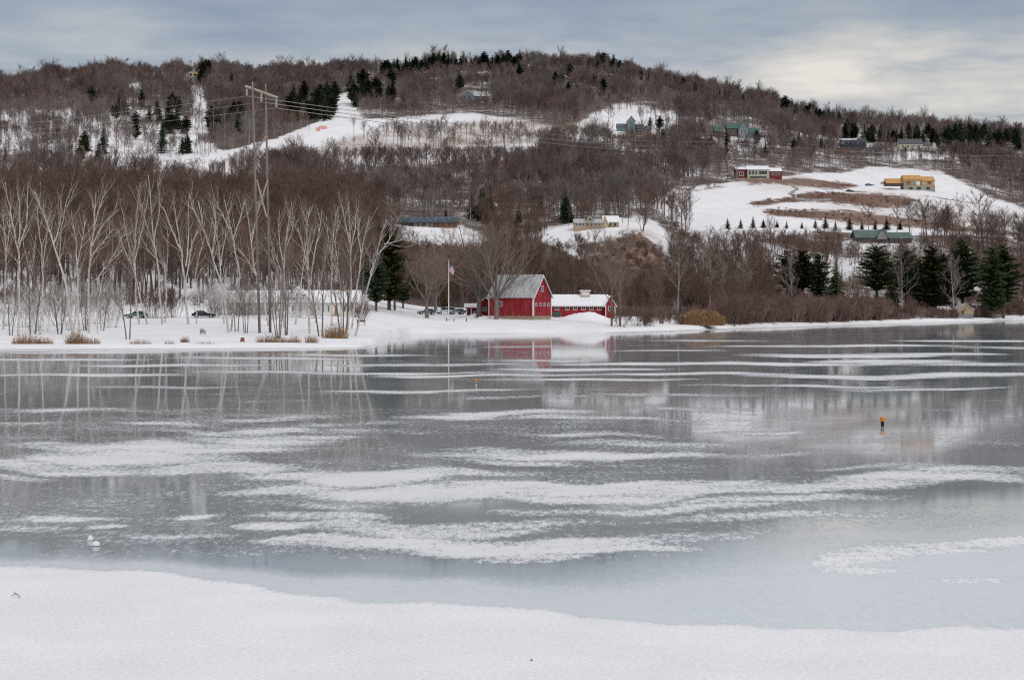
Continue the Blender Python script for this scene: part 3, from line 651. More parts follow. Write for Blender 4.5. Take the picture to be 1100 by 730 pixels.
def scatter(name, protos, pts, label, cat, mats=None):
    """one mass of plants: points that carry a plant each"""
    pc = bpy.data.collections.new(name+' plants')
    for i, me in enumerate(protos):
        po = bpy.data.objects.new('%s plant %02d' % (name, i), me); pc.objects.link(po)
    me = bpy.data.meshes.new(name); me.vertices.add(len(pts)); me.vertices.foreach_set('co', np.array([p[0] for p in pts], np.float32).ravel())
    for an, ty, k, dt in (('spin', 'FLOAT_VECTOR', 1, np.float32), ('size', 'FLOAT_VECTOR', 2, np.float32)):
        A = me.attributes.new(an, ty, 'POINT'); A.data.foreach_set('vector', np.array([p[k] for p in pts], dt).ravel())
    A = me.attributes.new('which', 'INT', 'POINT'); A.data.foreach_set('value', np.array([p[3] for p in pts], np.int32))
    o = bpy.data.objects.new(name, me); COL.objects.link(o)
    ng = bpy.data.node_groups.new(name+' scatter', 'GeometryNodeTree')
    ng.interface.new_socket('Geometry', in_out='INPUT', socket_type='NodeSocketGeometry'); ng.interface.new_socket('Geometry', in_out='OUTPUT', socket_type='NodeSocketGeometry')
    gi = ng.nodes.new('NodeGroupInput'); go = ng.nodes.new('NodeGroupOutput')
    ci = ng.nodes.new('GeometryNodeCollectionInfo'); ci.inputs['Collection'].default_value = pc; ci.inputs['Separate Children'].default_value = True; ci.inputs['Reset Children'].default_value = True
    ip = ng.nodes.new('GeometryNodeInstanceOnPoints'); ip.inputs['Pick Instance'].default_value = True
    def attr(nm, ty):
        n = ng.nodes.new('GeometryNodeInputNamedAttribute'); n.data_type = ty; n.inputs['Name'].default_value = nm
        return [s for s in n.outputs if s.enabled and s.name == 'Attribute'][0]
    ng.links.new(gi.outputs[0], ip.inputs['Points']); ng.links.new(ci.outputs[0], ip.inputs['Instance'])
    ng.links.new(attr('which', 'INT'), ip.inputs['Instance Index']); ng.links.new(attr('spin', 'FLOAT_VECTOR'), ip.inputs['Rotation']); ng.links.new(attr('size', 'FLOAT_VECTOR'), ip.inputs['Scale'])
    ng.links.new(ip.outputs[0], go.inputs[0])
    md = o.modifiers.new('scatter', 'NODES'); md.node_group = ng
    tag(o, label, cat, kind='stuff'); return o

# ---- birches on the left shore, stem by stem: (depth of the root, [lines of stem], thickness at root)
BIRCH = [
 ('forked white birch at the reedy shore corner, rising straight then splitting wide', 366, [[(19, 366), (20.5, 310), (20, 271), (13.5, 237), (6, 196)], [(20, 268), (29, 240), (32.5, 195)], [(20, 262), (22, 225), (18, 200)]], 1.5),
 ('slim wavering birch between the two leaning birch clumps', 365, [[(42, 366), (46, 300), (44.5, 265), (40, 238), (41, 218)], [(46, 290), (50, 250), (53, 226)]], 1.1),
 ('leaning birch of the reed clump, the outermost to lean toward the twin trunks', 366, [[(80, 367), (71, 307), (54, 250), (44, 222), (37, 204)], [(58, 262), (66, 235), (67, 210)]], 1.45),
 ('leaning birch running close beside another leaning trunk, whiter at its base', 365, [[(78, 366), (69, 298), (52, 245), (46, 214)], [(64, 285), (66, 245), (73, 214), (78, 203)]], 1.3),
 ('upright birch on the reed tuft with steep short branches', 366, [[(85, 367), (83, 300), (82, 259), (77, 226)], [(83, 285), (88, 258), (90, 235)]], 1.25),
 ('tallest many-branched birch of the reed clump, branches sweeping to one side', 364, [[(95, 365), (95, 310), (96.5, 280), (101, 235), (101, 206)], [(98, 265), (112, 240), (130, 226)], [(100, 245), (110, 216), (114, 205)], [(97, 276), (108, 262), (120, 245)]], 1.6),
 ('low slanting birch stem rising diagonally from the reed clump', 362, [[(97, 336), (101, 302), (116, 284), (133, 266)], [(118, 281), (128, 262), (134, 250)]], 1.0),
 ('thin birch at the picture edge with few branches', 362, [[(3, 363), (6, 300), (6.5, 260), (4, 225)], [(6, 280), (10, 245), (9, 222)]], 1.1),
 ('crooked dark based birch sapling beside the reed tuft', 364, [[(104, 365), (106, 320), (110, 296), (112, 280)]], 0.7),
 ('small birch behind the first fork, half hidden', 360, [[(26, 361), (30, 315), (36, 280), (38, 252)], [(33, 300), (27, 270), (26, 252)]], 0.8),
 ('grey trunk birch with a tall broom of upright branches', 359, [[(150, 360), (146, 318), (144, 270), (146, 230), (150, 196)], [(145, 280), (154, 240), (160, 205)], [(145, 290), (136, 250), (132, 222)]], 1.45),
 ('tallest greyish birch with fine upright crown behind the bending one', 359, [[(175, 360), (170, 292), (164, 250), (160, 188)], [(165, 262), (172, 222), (170, 192)], [(167, 270), (156, 235), (148, 200)]], 1.45),
 ('birch bending steeply across the snow lawn toward the reed clump', 359, [[(162, 360), (151, 320), (144, 292), (131, 262), (126, 246)], [(141, 284), (146, 262), (147, 240)]], 1.2),
 ('birch with a kinked stem next to the tall grey one', 358, [[(177, 355), (179, 305), (176, 285), (160, 270), (152, 256)], [(178, 300), (181, 262), (180, 240)]], 0.95),
 ('heavy white birch by the green chair, limbs fanning wide', 359, [[(204, 361), (199, 312), (195, 271), (182, 240), (175, 222)], [(200, 286), (202, 250), (201, 205)], [(196, 276), (190, 240), (186, 215)], [(200, 300), (206, 262), (216, 238)]], 1.6),
 ('slender birch just beside the green chair', 359, [[(210, 360), (213, 322), (210, 296), (216, 268), (221, 252)]], 0.8),
 ('curved birch crossing in front of the dark car, leaning over the lawn', 364, [[(246, 366), (242, 325), (238, 304), (226, 268), (219, 245), (214, 216)], [(228, 272), (232, 240), (229, 216)], [(220, 250), (208, 226), (204, 208)]], 1.45),
 ('birch with a strong elbow near its base beside the stump', 363, [[(247, 364), (252, 330), (258, 298), (251, 260), (246, 240), (241, 214)], [(250, 258), (258, 232), (262, 214)], [(247, 246), (236, 226), (232, 216)]], 1.35),
 ('straight middle birch between the curved and the elbowed one', 359, [[(242, 360), (238, 310), (236, 270), (233, 250), (227, 234)], [(237, 285), (242, 255), (243, 240)]], 1.1),
 ('birch leaning in front of the twin poles, branches fanning left', 360, [[(290, 361), (283, 317), (273.5, 287), (267, 240), (263, 212)], [(276, 296), (264, 276), (254, 262)], [(270, 262), (276, 232), (277, 215)]], 1.3),
 ('birch crossing behind the twin poles with a hooked base', 363, [[(299, 364), (303, 335), (305, 300), (295, 270), (287, 250)], [(303, 312), (296, 285), (292, 268)]], 1.15),
 ('upright birch nearest right of the twin poles', 361, [[(305, 362), (305, 298), (308, 250), (314, 216)], [(305, 290), (299, 252), (299, 226)], [(307, 268), (315, 244), (318, 232)]], 1.3),
 ('birch leaning gently in front of the white house wall', 359, [[(316, 360), (321, 320), (325, 292), (331, 247), (325, 222)], [(326, 285), (336, 258), (338, 242)]], 1.0),
 ('stout birch trunk in front of the white house with a bushy foot', 364, [[(332, 366), (332, 325), (331, 296), (326, 268), (320, 244)], [(332, 302), (340, 262), (346, 226)], [(331, 290), (330, 250), (334, 222)]], 1.55),
 ('thin birch leaning across the white house windows', 358, [[(338, 359), (341, 318), (348, 285), (352, 258)]], 0.95),
 ('straight thin birch in front of the house door', 359, [[(356, 361), (356, 310), (358, 255), (363, 222)], [(357, 285), (352, 250), (350, 232)]], 1.1),
 ('birch forking above the house porch roof', 359, [[(366, 359), (366, 312), (360, 262), (364, 226)], [(365, 300), (358, 275), (352, 258)]], 1.0),
 ('tallest straight white birch near the point of land', 362, [[(373, 364), (377, 306), (376, 260), (374, 216)], [(376, 275), (381, 245), (382, 226)], [(376, 262), (370, 236), (369, 222)]], 1.5),
 ('white birch leaning outward near the point, slender crown', 361, [[(377, 363), (383.6, 310), (390, 262), (397, 232)], [(388, 275), (384, 246), (386, 234)]], 1.3),
 ('outermost birch on the point of land, bowed far over the ice', 365, [[(380.5, 367), (389, 331), (404, 277), (411, 250), (415, 236)], [(405, 275), (419, 257), (425, 244), (429, 232)], [(396, 305), (400, 285), (402, 272)], [(412, 262), (424, 260), (434, 257)]], 1.35),
]
def make_birch(i, label, vb, lines, thick):
    rng = random.Random(400+i); u0 = lines[0][0][0]
    d0 = (H-0.35)*F/(vb-VH) if vb > 352 else 250
    base = P(u0, vb+1.0, d0); s = d0/F
    o = empty('birch_tree', base); tag(o, label, 'birch', 'white birches along the shore')
    tm, cm, wm = MB(), MB(), MB()
    tops = []
    for li, ln in enumerate(lines):
        y = rng.uniform(-.2, .2) if li == 0 else 0; pts = []
        # fine points along the line, bent a little in depth
        dy = rng.uniform(-1.6, 1.6)
        n = len(ln)
        for k in range(n-1):
            for q in range(3):
                f = q/3; u = ln[k][0]+(ln[k+1][0]-ln[k][0])*f; v = ln[k][1]+(ln[k+1][1]-ln[k][1])*f
                pts.append((u, v))
        pts.append(ln[-1])
        m = len(pts); V3 = []
        for k, (u, v) in enumerate(pts):
            t = k/(m-1)
            w = Vector(((u-UC)*s, d0+(dy*t*t if li else dy*0.4*t*t), H-(v-VH)*s))-base
            w += Vector((rng.uniform(-.10, .10), rng.uniform(-.1, .1), 0)); V3.append(w)
        r0 = thick*s*(0.88 if li == 0 else 0.56); rr = [max(r0*(1-0.72*(k/(m-1))**0.9), 0.035) for k in range(m)]
        tm.tube(V3, rr, 7 if li == 0 else 6, cap=False)
        # side branches
        spec = [dict(n=5, w=0.10, up=0.10, k=3, t0=0.3, a=(18, 36), lr=0.52, tp=.75, tw=7, tt=.3),
                dict(n=3, w=0.10, up=0.06, k=0, t0=0.3, a=(18, 40), lr=0.5, tw=8, tt=.2)]
        nb = int((10 if li == 0 else 6)*min(1.2, thick))
        for b in range(nb):
            t = (0.42 if li == 0 else 0.15)+(0.57 if li == 0 else .84)*(b+rng.random())/nb; k = min(int(t*(m-1)), m-2)
            d = (V3[k+1]-V3[k]).normalized(); side = d.cross(rdir(rng)).normalized(); a = math.radians(rng.uniform(22, 46))
            L_ = s*rng.uniform(16, 36)*(1.15-.55*t)*min(1.1, thick)
            grow(tm, cm, V3[k], (d*math.cos(a)+side*math.sin(a)+Vector((0, 0, .12))).normalized(), L_, max(rr[k]*.38, .042), 0, spec, rng, dict(L=1.0, w=0.014, mb=wm))
        for b in range(6):
            d = (V3[-1]-V3[-2]).normalized(); d = (d+rdir(rng)*.35).normalized(); wm.twig(V3[-1], d, rng.uniform(.6, 1.6), .025, rng)
    n = len(cm.v); cm.mi = [0]*len(cm.f)+[1]*len(wm.f); cm.v += wm.v; cm.f += [tuple(q+n for q in f) for f in wm.f]
    tm.build('trunk', M['birch'], o, True); cm.build('crown', [M['birch'], M['twig']], o)
for i, (lb, vb, lines, th) in enumerate(BIRCH): make_birch(i, lb, vb, lines, th)

# ---- conifers
CON = {}
for i in range(4):
    CON['spruce', i] = conifer(20+i, 12.0, 2.5+0.3*(i % 3), 'spruce')
    CON['pine', i] = conifer(40+i, 16.0, 3.7+.35*(i % 3), 'pine', dens=1.45, bare=(.14, .22, .3, .18)[i])
    CON['far', i] = conifer(60+i, 12.0, 2.9, 'spruce' if i % 2 else 'pine', dens=.9, bare=.12)
CM = {}
for (k, i), mbs in CON.items():
    for mt in ('needles', 'needles_olive', 'needles_blue', 'needles_shore'):
        CM[k, i, mt] = None
def con_mesh(k, i, mt):
    if CM[k, i, mt] is None: CM[k, i, mt] = meshes(CON[k, i], (M['bark_brown'], M[mt]), ('trunk', 'crown'))
    return CM[k, i, mt]
CONS = []
def con_at(u, v, hpx, kind='spruce', mt='needles', label=None, group=None, d=None, name='conifer', wide=1.0, i=None):
    d = d or at(u, v); p = gpt(u, d); h = hpx*d/F
    CONS.append((u, d, hpx*.22, vof(d, p.z), hpx))
    i = rnd.randrange(4) if i is None else i; s = h/(16.0 if kind == 'pine' else 12.0)
    q = s*wide*rnd.uniform(.9, 1.1)
    return place_tree(name, label, group, p, con_mesh(kind, i, mt), (q, q, s), rnd.uniform(0, 6.28))
SH = [(942, 331, 66, 'pine', 'needles', 1.0, 'dark pine, the narrower of the shore pines, beside a bare pale trunk'), (958, 333, 46, 'spruce', 'needles', 1.1, 'short dark spruce tucked between two taller shore pines'),
      (973, 332, 63, 'pine', 'needles', 1.0, 'dark shore pine with a pale bare sapling in front'), (987, 336, 58, 'pine', 'needles', 1.0, 'deep green shore pine pressed against the olive one'),
      (1001, 338, 74, 'pine', 'needles_olive', 1.25, 'broad olive green pine with yellowish needles on the shore'), (1013, 334, 62, 'pine', 'needles', .9, 'dark pine showing just behind the olive pine'),
      (1034, 337, 79, 'pine', 'needles', 1.0, 'tall dark pine directly behind the tan shed'), (1066, 342, 77, 'pine', 'needles', .95, 'dark pine with bare lower trunk on the snowy shore, first of a pair'),
      (1078, 342, 78, 'pine', 'needles', .95, 'dark pine with bare lower trunk on the snowy shore, second of a pair'),
      (846, 326, 56, 'pine', 'needles_olive', 1.0, 'olive tinged pine rising over the bare brush, first of the row'), (862, 327, 58, 'pine', 'needles_olive', .95, 'olive pine with bare trees crowding its front'),
      (879, 326, 54, 'pine', 'needles', 1.0, 'dark pine behind the grey brush'), (898, 324, 44, 'spruce', 'needles', 1.2, 'low dark spruce at the end of the olive row')]
for u, v, h_, k, mt, w, lb in SH:
    con_at(u, v, h_, k, 'needles_shore' if mt == 'needles' else mt, lb, 'pines along the far shore', name='pine_tree', wide=w*1.22)
for u, v, h_, mt, lb, k, w in [(418, 333, 92, 'needles_olive', 'big dark olive evergreen behind the bowed birch', 'pine', 1.15), (404, 334, 62, 'needles', 'dark evergreen at the edge of the brown wood by the point', 'pine', 1.1), (433, 331, 50, 'needles', 'low dark evergreen beside the parking lawn', 'pine', 1.3),
                            (478, 333, 24, 'needles_olive', 'small pointed evergreen behind the flagpole cars', 'spruce', .95), (527, 238, 38, 'needles_blue', 'tall narrow spruce standing alone above the bare woods', 'spruce', .8),
                            (479, 236, 13, 'needles_blue', 'small blue spruce behind the long blue terrace', 'spruce', 1.0), (506, 236, 17, 'needles', 'small spruce near the evergreen clump', 'spruce', 1.0), (784, 148, 0, '', '', '', 0),
                            (494, 102, 22, 'needles', 'single rounded pine in front of the hilltop grey house', 'pine', 1.1), (780, 162, 15, 'needles', 'single dark pine under the green roofed house', 'pine', 1.0),
                            (908, 157, 12, 'needles', 'round dark pine beside the dark blue house', 'pine', 1.3), (121, 127, 14, 'needles', 'lone dark pine among bare trees on the left hill', 'pine', 1.1),
                            (152, 118, 22, 'needles', 'dark pine beside the small snow clearing on the left hill', 'pine', 1.0), (248, 92, 14, 'needles', 'round dark pine near the hilltop tan house', 'pine', 1.4)]:
    if h_: con_at(u, v, h_, k, mt, lb, None, name='pine_tree' if k == 'pine' else 'spruce_tree', wide=w)
for i, u in enumerate([781, 794, 808, 821, 834, 847, 861, 874, 887, 899, 913, 926, 939, 953, 966]):
    con_at(u+rnd.uniform(-2, 2), 245.5+(i > 8)*1.5+rnd.uniform(-.6, .6), rnd.uniform(7, 13.5), 'spruce', rnd.choice(('needles_blue', 'needles', 'needles_olive')), 'small evergreen in the straight row below the open snow field', 'row of small evergreens below the snow field', name='young_spruce', wide=1.55)
def cluster(label, group, n, u0, u1, v0, v1, h0, h1, kind='far', mt='needles', skew=0.0, wide=1.4):
    for k in range(n):
        u = rnd.uniform(u0, u1); v = rnd.uniform(v0, v1)+skew*(u-u0)
        con_at(u, v, rnd.uniform(h0, h1)*1.2, kind, mt if rnd.random() < .75 else 'needles_olive', label, group, name='conifer', wide=wide)
def ridgeline(label, group, n, u0, u1, h0, h1, off0=0, off1=10):
    for k in range(n):
        u = u0+(u1-u0)*(k+rnd.random())/n
        ds = np.arange(1150, 1950, 8.0); vs = [vof(x, ground_z(u, x)) for x in ds]; j = int(np.argmin(vs))
        d = ds[max(0, j-int(rnd.uniform(off0, off1)))]
        con_at(u, 0, rnd.uniform(h0, h1)*1.1, 'far', 'needles' if rnd.random() < .7 else 'needles_blue', label, group, d=d, name='conifer', wide=1.55)
ridgeline('dark evergreen on the summit skyline', 'evergreens along the summit skyline', 48, 408, 560, 11, 17, 0, 9)
ridgeline('pointed evergreen on the skyline right of the summit', 'evergreens on the skyline past the summit', 16, 632, 668, 13, 19, 0, 4)
ridgeline('evergreen on the descending skyline', 'evergreens on the descending skyline', 14, 685, 800, 9, 13, 0, 6)
ridgeline('tall dark evergreen on the right shoulder skyline', 'evergreens on the right shoulder', 17, 838, 905, 12, 18, 0, 4)
cluster('dark evergreen in the right hand hilltop wood', 'evergreens in the right hilltop wood', 66, 905, 1110, 143, 153, 11, 16, skew=.045)
cluster('dark evergreen behind the cream house', 'evergreens behind the cream house', 12, 1005, 1065, 158, 164, 17, 24, skew=.05)
cluster('dark evergreen beside the ski run', 'evergreens beside the ski run', 26, 312, 362, 108, 130, 17, 24)
cluster('dark evergreen right of the ski run top', 'evergreens right of the ski run top', 26, 376, 424, 96, 116, 14, 20)
cluster('tall evergreen in the cut left of the lift line', 'tall evergreens left of the lift line', 14, 172, 204, 136, 168, 14, 20)
cluster('evergreen right of the lift line', 'evergreens right of the lift line', 16, 222, 262, 128, 142, 16, 22)
cluster('evergreen by the hilltop tan house', 'evergreens by the hilltop tan house', 8, 214, 226, 83, 92, 12, 17)
cluster('evergreen scattered on the left hillside', 'evergreens on the left hillside', 12, 92, 200, 112, 140, 13, 19)
cluster('evergreen at the lower left edge of the hill woods', 'evergreens low on the left hill', 8, 55, 150, 150, 175, 14, 20)
cluster('round dark pine on the upper slope below the summit', 'pines on the slope below the summit', 9, 545, 650, 84, 104, 12, 17)
cluster('dark evergreen above the blue terrace and tan house', 'evergreens above the middle road', 15, 500, 612, 232, 246, 14, 27)
cluster('evergreen dotted on the right upper slope', 'evergreens on the right upper slope', 10, 690, 900, 130, 168, 9, 14)

# ---- bare trees: every one is placed first, the largest get an object each, the rest make the woods
PROT = [(-60, 610, 700, 0)]
# what must stay in sight: (u0, u1, v of the lowest thing to keep clear, depth)
CLEAR = [(418, 492, 243, 606*K), (436, 520, 262, 566*K), (611, 666, 246, 540*K), (586, 612, 258, 545*K), (588, 664, 276, 470*K), (640, 716, 283, 455*K), (706, 1110, 247, 600*K), (905, 985, 258, 575*K), (786, 842, 186, 830*K), (955, 1006, 203, 830*K), (900, 935, 159, 1060*K), (962, 1008, 157, 1020*K),
         (661, 701, 144, 990*K), (765, 818, 143, 1030*K), (492, 527, 106, 1210*K), (200, 215, 87, 1380*K), (180, 240, 172, 820*K), (240, 300, 161, 880*K), (300, 392, 146, 955*K), (395, 560, 130, 1040*K), (330, 575, 157, 890*K), (612, 728, 134, 1010*K), (520, 596, 337, 280*K), (592, 662, 336, 300*K), (770, 970, 243, 620*K)]
def clear_limit(u, d, z, hw):
    """the tallest a tree may be there without hiding what the photo shows open"""
    lim = 99.0
    for u0, u1, v1, dc in CLEAR:
        if d < dc-6 and u0-hw < u < u1+hw:
            vtop = v1; zl = H-(vtop-VH)*d/F; lim = min(lim, zl-z)
    return lim
def blocked(u, v, d):
    if d < 400*K: return False
    for k, p in OPEN.items():
        if inpoly([u], [v], p)[0]: return k not in ('bluehouse', 'knoll', 'terrace', 'lift') or rnd.random() < .82
    for k in ('loop', 'upper', 'bank'):
        if inpoly([u], [v], BROWN[k])[0]: return rnd.random() < (.97 if k != 'bank' else .94)
    return False
TREES = []   # (u, d, h, style)
CA = np.array(CONS)
def in_conifer(u, d, hw, vtop):
    m = (np.abs(CA[:, 0]-u) < CA[:, 2]*.8+hw*.6) & (CA[:, 1]-d > -6) & (vtop < CA[:, 3]-.42*CA[:, 4])
    return bool(m.any())
WAVES = [(nrs.uniform(.6, 1.4)*a, nrs.uniform(0, 2*PI), nrs.uniform(0, 2*PI), w) for a, w in ((1, 130), (1, 90), (.9, 62), (.8, 45), (.7, 33)) for _ in range(2)]
def stand(u, d):
    """-1..1: how the wood swells and thins from place to place"""
    x = (u-UC)/F*d; q = sum(a*math.sin((x*math.cos(th)+d*math.sin(th)*.7)*2*PI/w+ph) for a, th, ph, w in WAVES)
    return max(-1, min(1, q/2.6))
def sow(u0, u1, d0, d1, area, h0, h1, style, prob=None, lo=2.5):
    n = int((u1-u0)/F*(d1*d1-d0*d0)/2/area)
    for _ in range(n):
        d = math.sqrt(rnd.uniform(d0*d0, d1*d1)); u = rnd.uniform(u0, u1)
        if d < shore(u)+4: continue
        z = ground_z(u, d); v = vof(d, z)
        if blocked(u, v, d): continue
        if prob and rnd.random() > prob(u, v, d): continue
        h = rnd.uniform(h0, h1)*(1+.3*stand(u, d) if style == 'hill' else 1)*(rnd.uniform(1, 1.4) if rnd.random() < .15 else 1); hw = h*.2*F/d; lim = clear_limit(u, d, z, hw)
        if lim < h and rnd.random() > (.10 if style == 'hill' else .03):
            if lim < lo: continue
            h = lim*rnd.uniform(.75, 1.0)
        if in_conifer(u, d, hw, v-h*F/d) and rnd.random() < .9: continue
        TREES.append((u, d, h, style))
def house_gap(u, v, d):
    # buildings and their yards stay free of trunks
    for a, b, c, e in HOUSEBOX:
        if a < u < b and c < d < e: return 0.0
    return 1.0
HOUSEBOX = [(215, 395, 235*K, 300*K), (440, 520, 255*K, 345*K), (500, 670, 255*K, 325*K), (415, 495, 592*K, 632*K), (612, 668, 530*K, 570*K), (905, 988, 565*K, 620*K), (784, 845, 825*K, 880*K), (900, 936, 1040*K, 1120*K), (960, 1010, 1010*K, 1080*K), (924, 1008, 830*K, 900*K), (660, 702, 990*K, 1050*K), (764, 818, 1020*K, 1090*K), (492, 528, 1200*K, 1270*K), (199, 216, 1370*K, 1480*K)]
sow(-60, 440, 298*K, 560*K, 25, 14, 19, 'wood', lambda u, v, d: house_gap(u, v, d)*(.42 if d < 375*K else 1)*min(1, max(0, (440-u)/90)))
sow(360, 640, 345*K, 560*K, 48, 9, 15, 'mid', lambda u, v, d: house_gap(u, v, d)*min(1, (u-350)/60))
sow(640, 1140, 268*K, 560*K, 54, 8, 14, 'mid', lambda u, v, d: house_gap(u, v, d)*(0.0 if d < shore(u)+18 else (.5 if d < shore(u)+50 else 1))*(.15 if u < 745 and d < shore(u)+62 else 1)*(.12 if 832 < u < 1095 and d < 505*K else 1))
NOTCH = [(219, 96), (345, 92), (358, 118), (340, 133), (296, 149), (240, 163), (224, 150)]
BELTS = [[(830, 108), (905, 122), (1120, 138), (1120, 172), (1010, 172), (940, 152), (840, 132)], [(405, 62), (565, 56), (565, 78), (405, 92)], [(372, 88), (428, 84), (430, 118), (378, 118)], [(305, 100), (364, 100), (362, 132), (318, 138)]]
def hillprob(u, v, d):
    q = house_gap(u, v, d)*(1.0 if v < 112 or u > 300 else .78+.3*stand(u+300, d))
    if inpoly([u], [v], [(280, 165), (380, 143), (560, 128), (620, 140), (560, 166), (420, 176), (300, 188)])[0]: q *= .26
    if 560*K < d < 640*K and u < 420: q *= .9
    if u > 860 and v > 158: q *= .75
    if u < 300 and 116 < v < 190: q *= .62
    if u < 300 and 165 < v: q *= .7
    if inpoly([u], [v], NOTCH)[0]: q = 1.3
    if any(inpoly([u], [v], b_)[0] for b_ in BELTS): q *= .42
    return q
sow(-150, 1250, 560*K, 1560*K, 38, 11, 16, 'hill', hillprob, lo=4)
print('bare trees', len(TREES))
NEARP = [forest_tree(100+i, 16.0, twigs=9, crown=(1.0, .85, 1.15, 1.0, .9, 1.1)[i], t0=(.4, .3, .36, .45, .34, .4)[i]) for i in range(6)] + [clump_tree(130+i, 12.0, stems=3+i % 3) for i in range(4)]
NEARM = [meshes(t, (M['bark_brown'] if i % 3 else M['bark_grey'], M['twig']), ('trunk', 'crown')) for i, t in enumerate(NEARP)]
FARM = [far_tree(200+i, 14.0, nb=13+i % 4, tw=16, ww=0.038, t0=(.46, .55, .5, .42, .5, .58, .6, .44)[i]) for i in range(8)]
FARM = [FARM[i].mesh('bare tree', [M['trunk_far'], M[t]]) for t in ('twig_far', 'twig_far_grey', 'twig_far_warm', 'twig_far_dark') for i in range(8)]
TREES.sort(key=lambda t: -t[2]/t[1])
ZN = [(-999, 60, 'bare brown tree in the dense wood behind the reed clump birches'), (60, 135, 'bare brown tree in the wood behind the tall many-branched birch'), (135, 215, 'bare brown tree in the wood behind the green chair birches'), (215, 290, 'bare brown tree in the wood between the dark car and the twin poles'),
      (290, 345, 'bare brown tree in the wood above the white house roof'), (345, 410, 'bare brown tree in the wood behind the birches on the point'), (410, 470, 'bare brown tree on the slope under the blue terrace'), (470, 540, 'bare brown tree on the slope behind the flagpole and red barn'),
      (540, 600, 'bare grey brown tree rising behind the red barn roof'), (600, 660, 'bare grey brown tree behind the long red stable'), (660, 720, 'bare tree below the rust brown bank'), (720, 790, 'bare tree behind the straw coloured reeds'), (790, 850, 'bare tree below the row of small evergreens'),
      (850, 920, 'bare tree among the brush before the olive pines'), (920, 990, 'bare tree beside the dark shore pines'), (990, 1060, 'bare tree near the tan shed and pines'), (1060, 2000, 'bare tree at the far right end of the shore wood')]
NIND = 270
inview = [t for t in TREES if -25 < t[0] < 1125]
chosen = inview[:NIND]; cs = set(id(t) for t in chosen)
for t in chosen:
    u, d, h, st = t; i = rnd.choice((0, 1, 2, 3, 4, 5)) if st == 'wood' else rnd.choice((0, 2, 4, 5, 6, 7, 8, 9))
    s = h/(16.0 if i < 6 else 12.0); lb = next(z[2] for z in ZN if z[0] <= u < z[1])
    q = s*rnd.uniform(.85, 1.1)
    place_tree('bare_tree', lb, lb.replace('bare brown tree', 'bare trees').replace('bare grey brown tree', 'bare trees').replace('bare tree ', 'bare trees '), gpt(u, d), NEARM[i], (q, q, s), rnd.uniform(0, 6.28))
rest = [t for t in TREES if id(t) not in cs]
pts = []
JOINED = []
for i, t in enumerate(NEARP):
    mb = MB(); n = len(t[0].v); mb.v = t[0].v+t[1].v; mb.f = t[0].f+[tuple(k+n for k in f) for f in t[1].f]; mb.mi = [0]*len(t[0].f)+[1]*len(t[1].f)
    JOINED.append(mb.mesh('bare tree', [M['bark_brown'], M['twig']]))
for u, d, h, st in rest:
    near = d < 600*K
    tone = stand(u*1.3+400, d*.9)+rnd.gauss(0, .45)
    w = rnd.randrange(10) if near else 10+rnd.randrange(8)+8*(3 if tone < -.65 else 2 if tone < .0 else 0 if tone < .6 else 1)
    s = h/((16.0 if w < 6 else 12.0) if near else 14.0); q = s*rnd.uniform(.85, 1.2)
    p = gpt(u, d); pts.append((tuple(p), (rnd.uniform(-.04, .04), rnd.uniform(-.04, .04), rnd.uniform(0, 6.28)), (q, q, s), w))
scatter('hillside_woods', JOINED+FARM, pts, 'leafless brown woods covering the hillside, snow showing between the trunks', 'woods')

# ---- single standing trees in the middle: maples by the flagpole and barn, the trees right of the stable
SPEC = [('shade', 458.5, 341.5, 74, 310, 'rounded bare shade tree beside the flagpole, dark car parked behind it'), ('shade', 468, 336, 66, 311, 'bare shade tree between the flagpole shade tree and the white van'),
        ('shade', 514.5, 341.5, 104, 312, 'tall wide bare maple standing in front of the barn end, nearest the drive'), ('shade', 533.5, 0, 100, 313, 'tall bare maple rising right against the long barn wall'),
        ('shade', 424, 333, 46, 314, 'small pale bare tree on the snow lawn near the point'), ('clump', 657, 350, 88, 315, 'upright bare shore tree right of the stable, beside a leaning one'), ('clump', 666, 350, 84, 316, 'leaning bare shore tree with spreading limbs, right of the stable'),
        ('pale', 763, 339, 74, 317, 'pale barked bare tree above the straw coloured reeds'), ('pale', 728, 338, 78, 318, 'pale grey bare tree with feathery crown left of the reeds'), ('pale', 801, 338, 56, 319, 'slim pale bare tree over the red brush'),
        ('pale', 969, 339, 66, 320, 'slim pale bare tree in front of the dark pines'), ('pale', 1025, 341, 60, 321, 'pale bare pole-like tree beside the tan shed'), ('pale', 640, 300, 60, 322, 'pale feathery bare tree below the tan house'),
        ('pale', 852, 338, 62, 323, 'pale bare tree in front of the olive pines'), ('pale', 775, 338, 60, 324, 'second pale bare tree right of the reeds')]
for kind, u, v, hpx, sd, lb in SPEC:
    d = at(u, v) if v else at(573, 343.6)+2.2; h = hpx*d/F
    if kind == 'shade': tm, cm = spreading_tree(sd, h, limbs=7, ww=.02); mt = (M['bark_grey'], M['twig_shade'])
    elif kind == 'clump': tm, cm = forest_tree(sd, h, twigs=8, kids=(15, 6), crown=1.35, t0=.28); mt = (M['bark_grey'], M['twig_shade'])
    else: tm, cm = forest_tree(sd, h, twigs=7, kids=(17, 5), crown=1.0, t0=.3, ww=.02); mt = (M['bark_pale'], M['twig_pale'])
    place_tree('bare_tree', lb, None, gpt(u, d), meshes((tm, cm), mt, ('trunk', 'crown')), rz=rnd.uniform(0, 6))

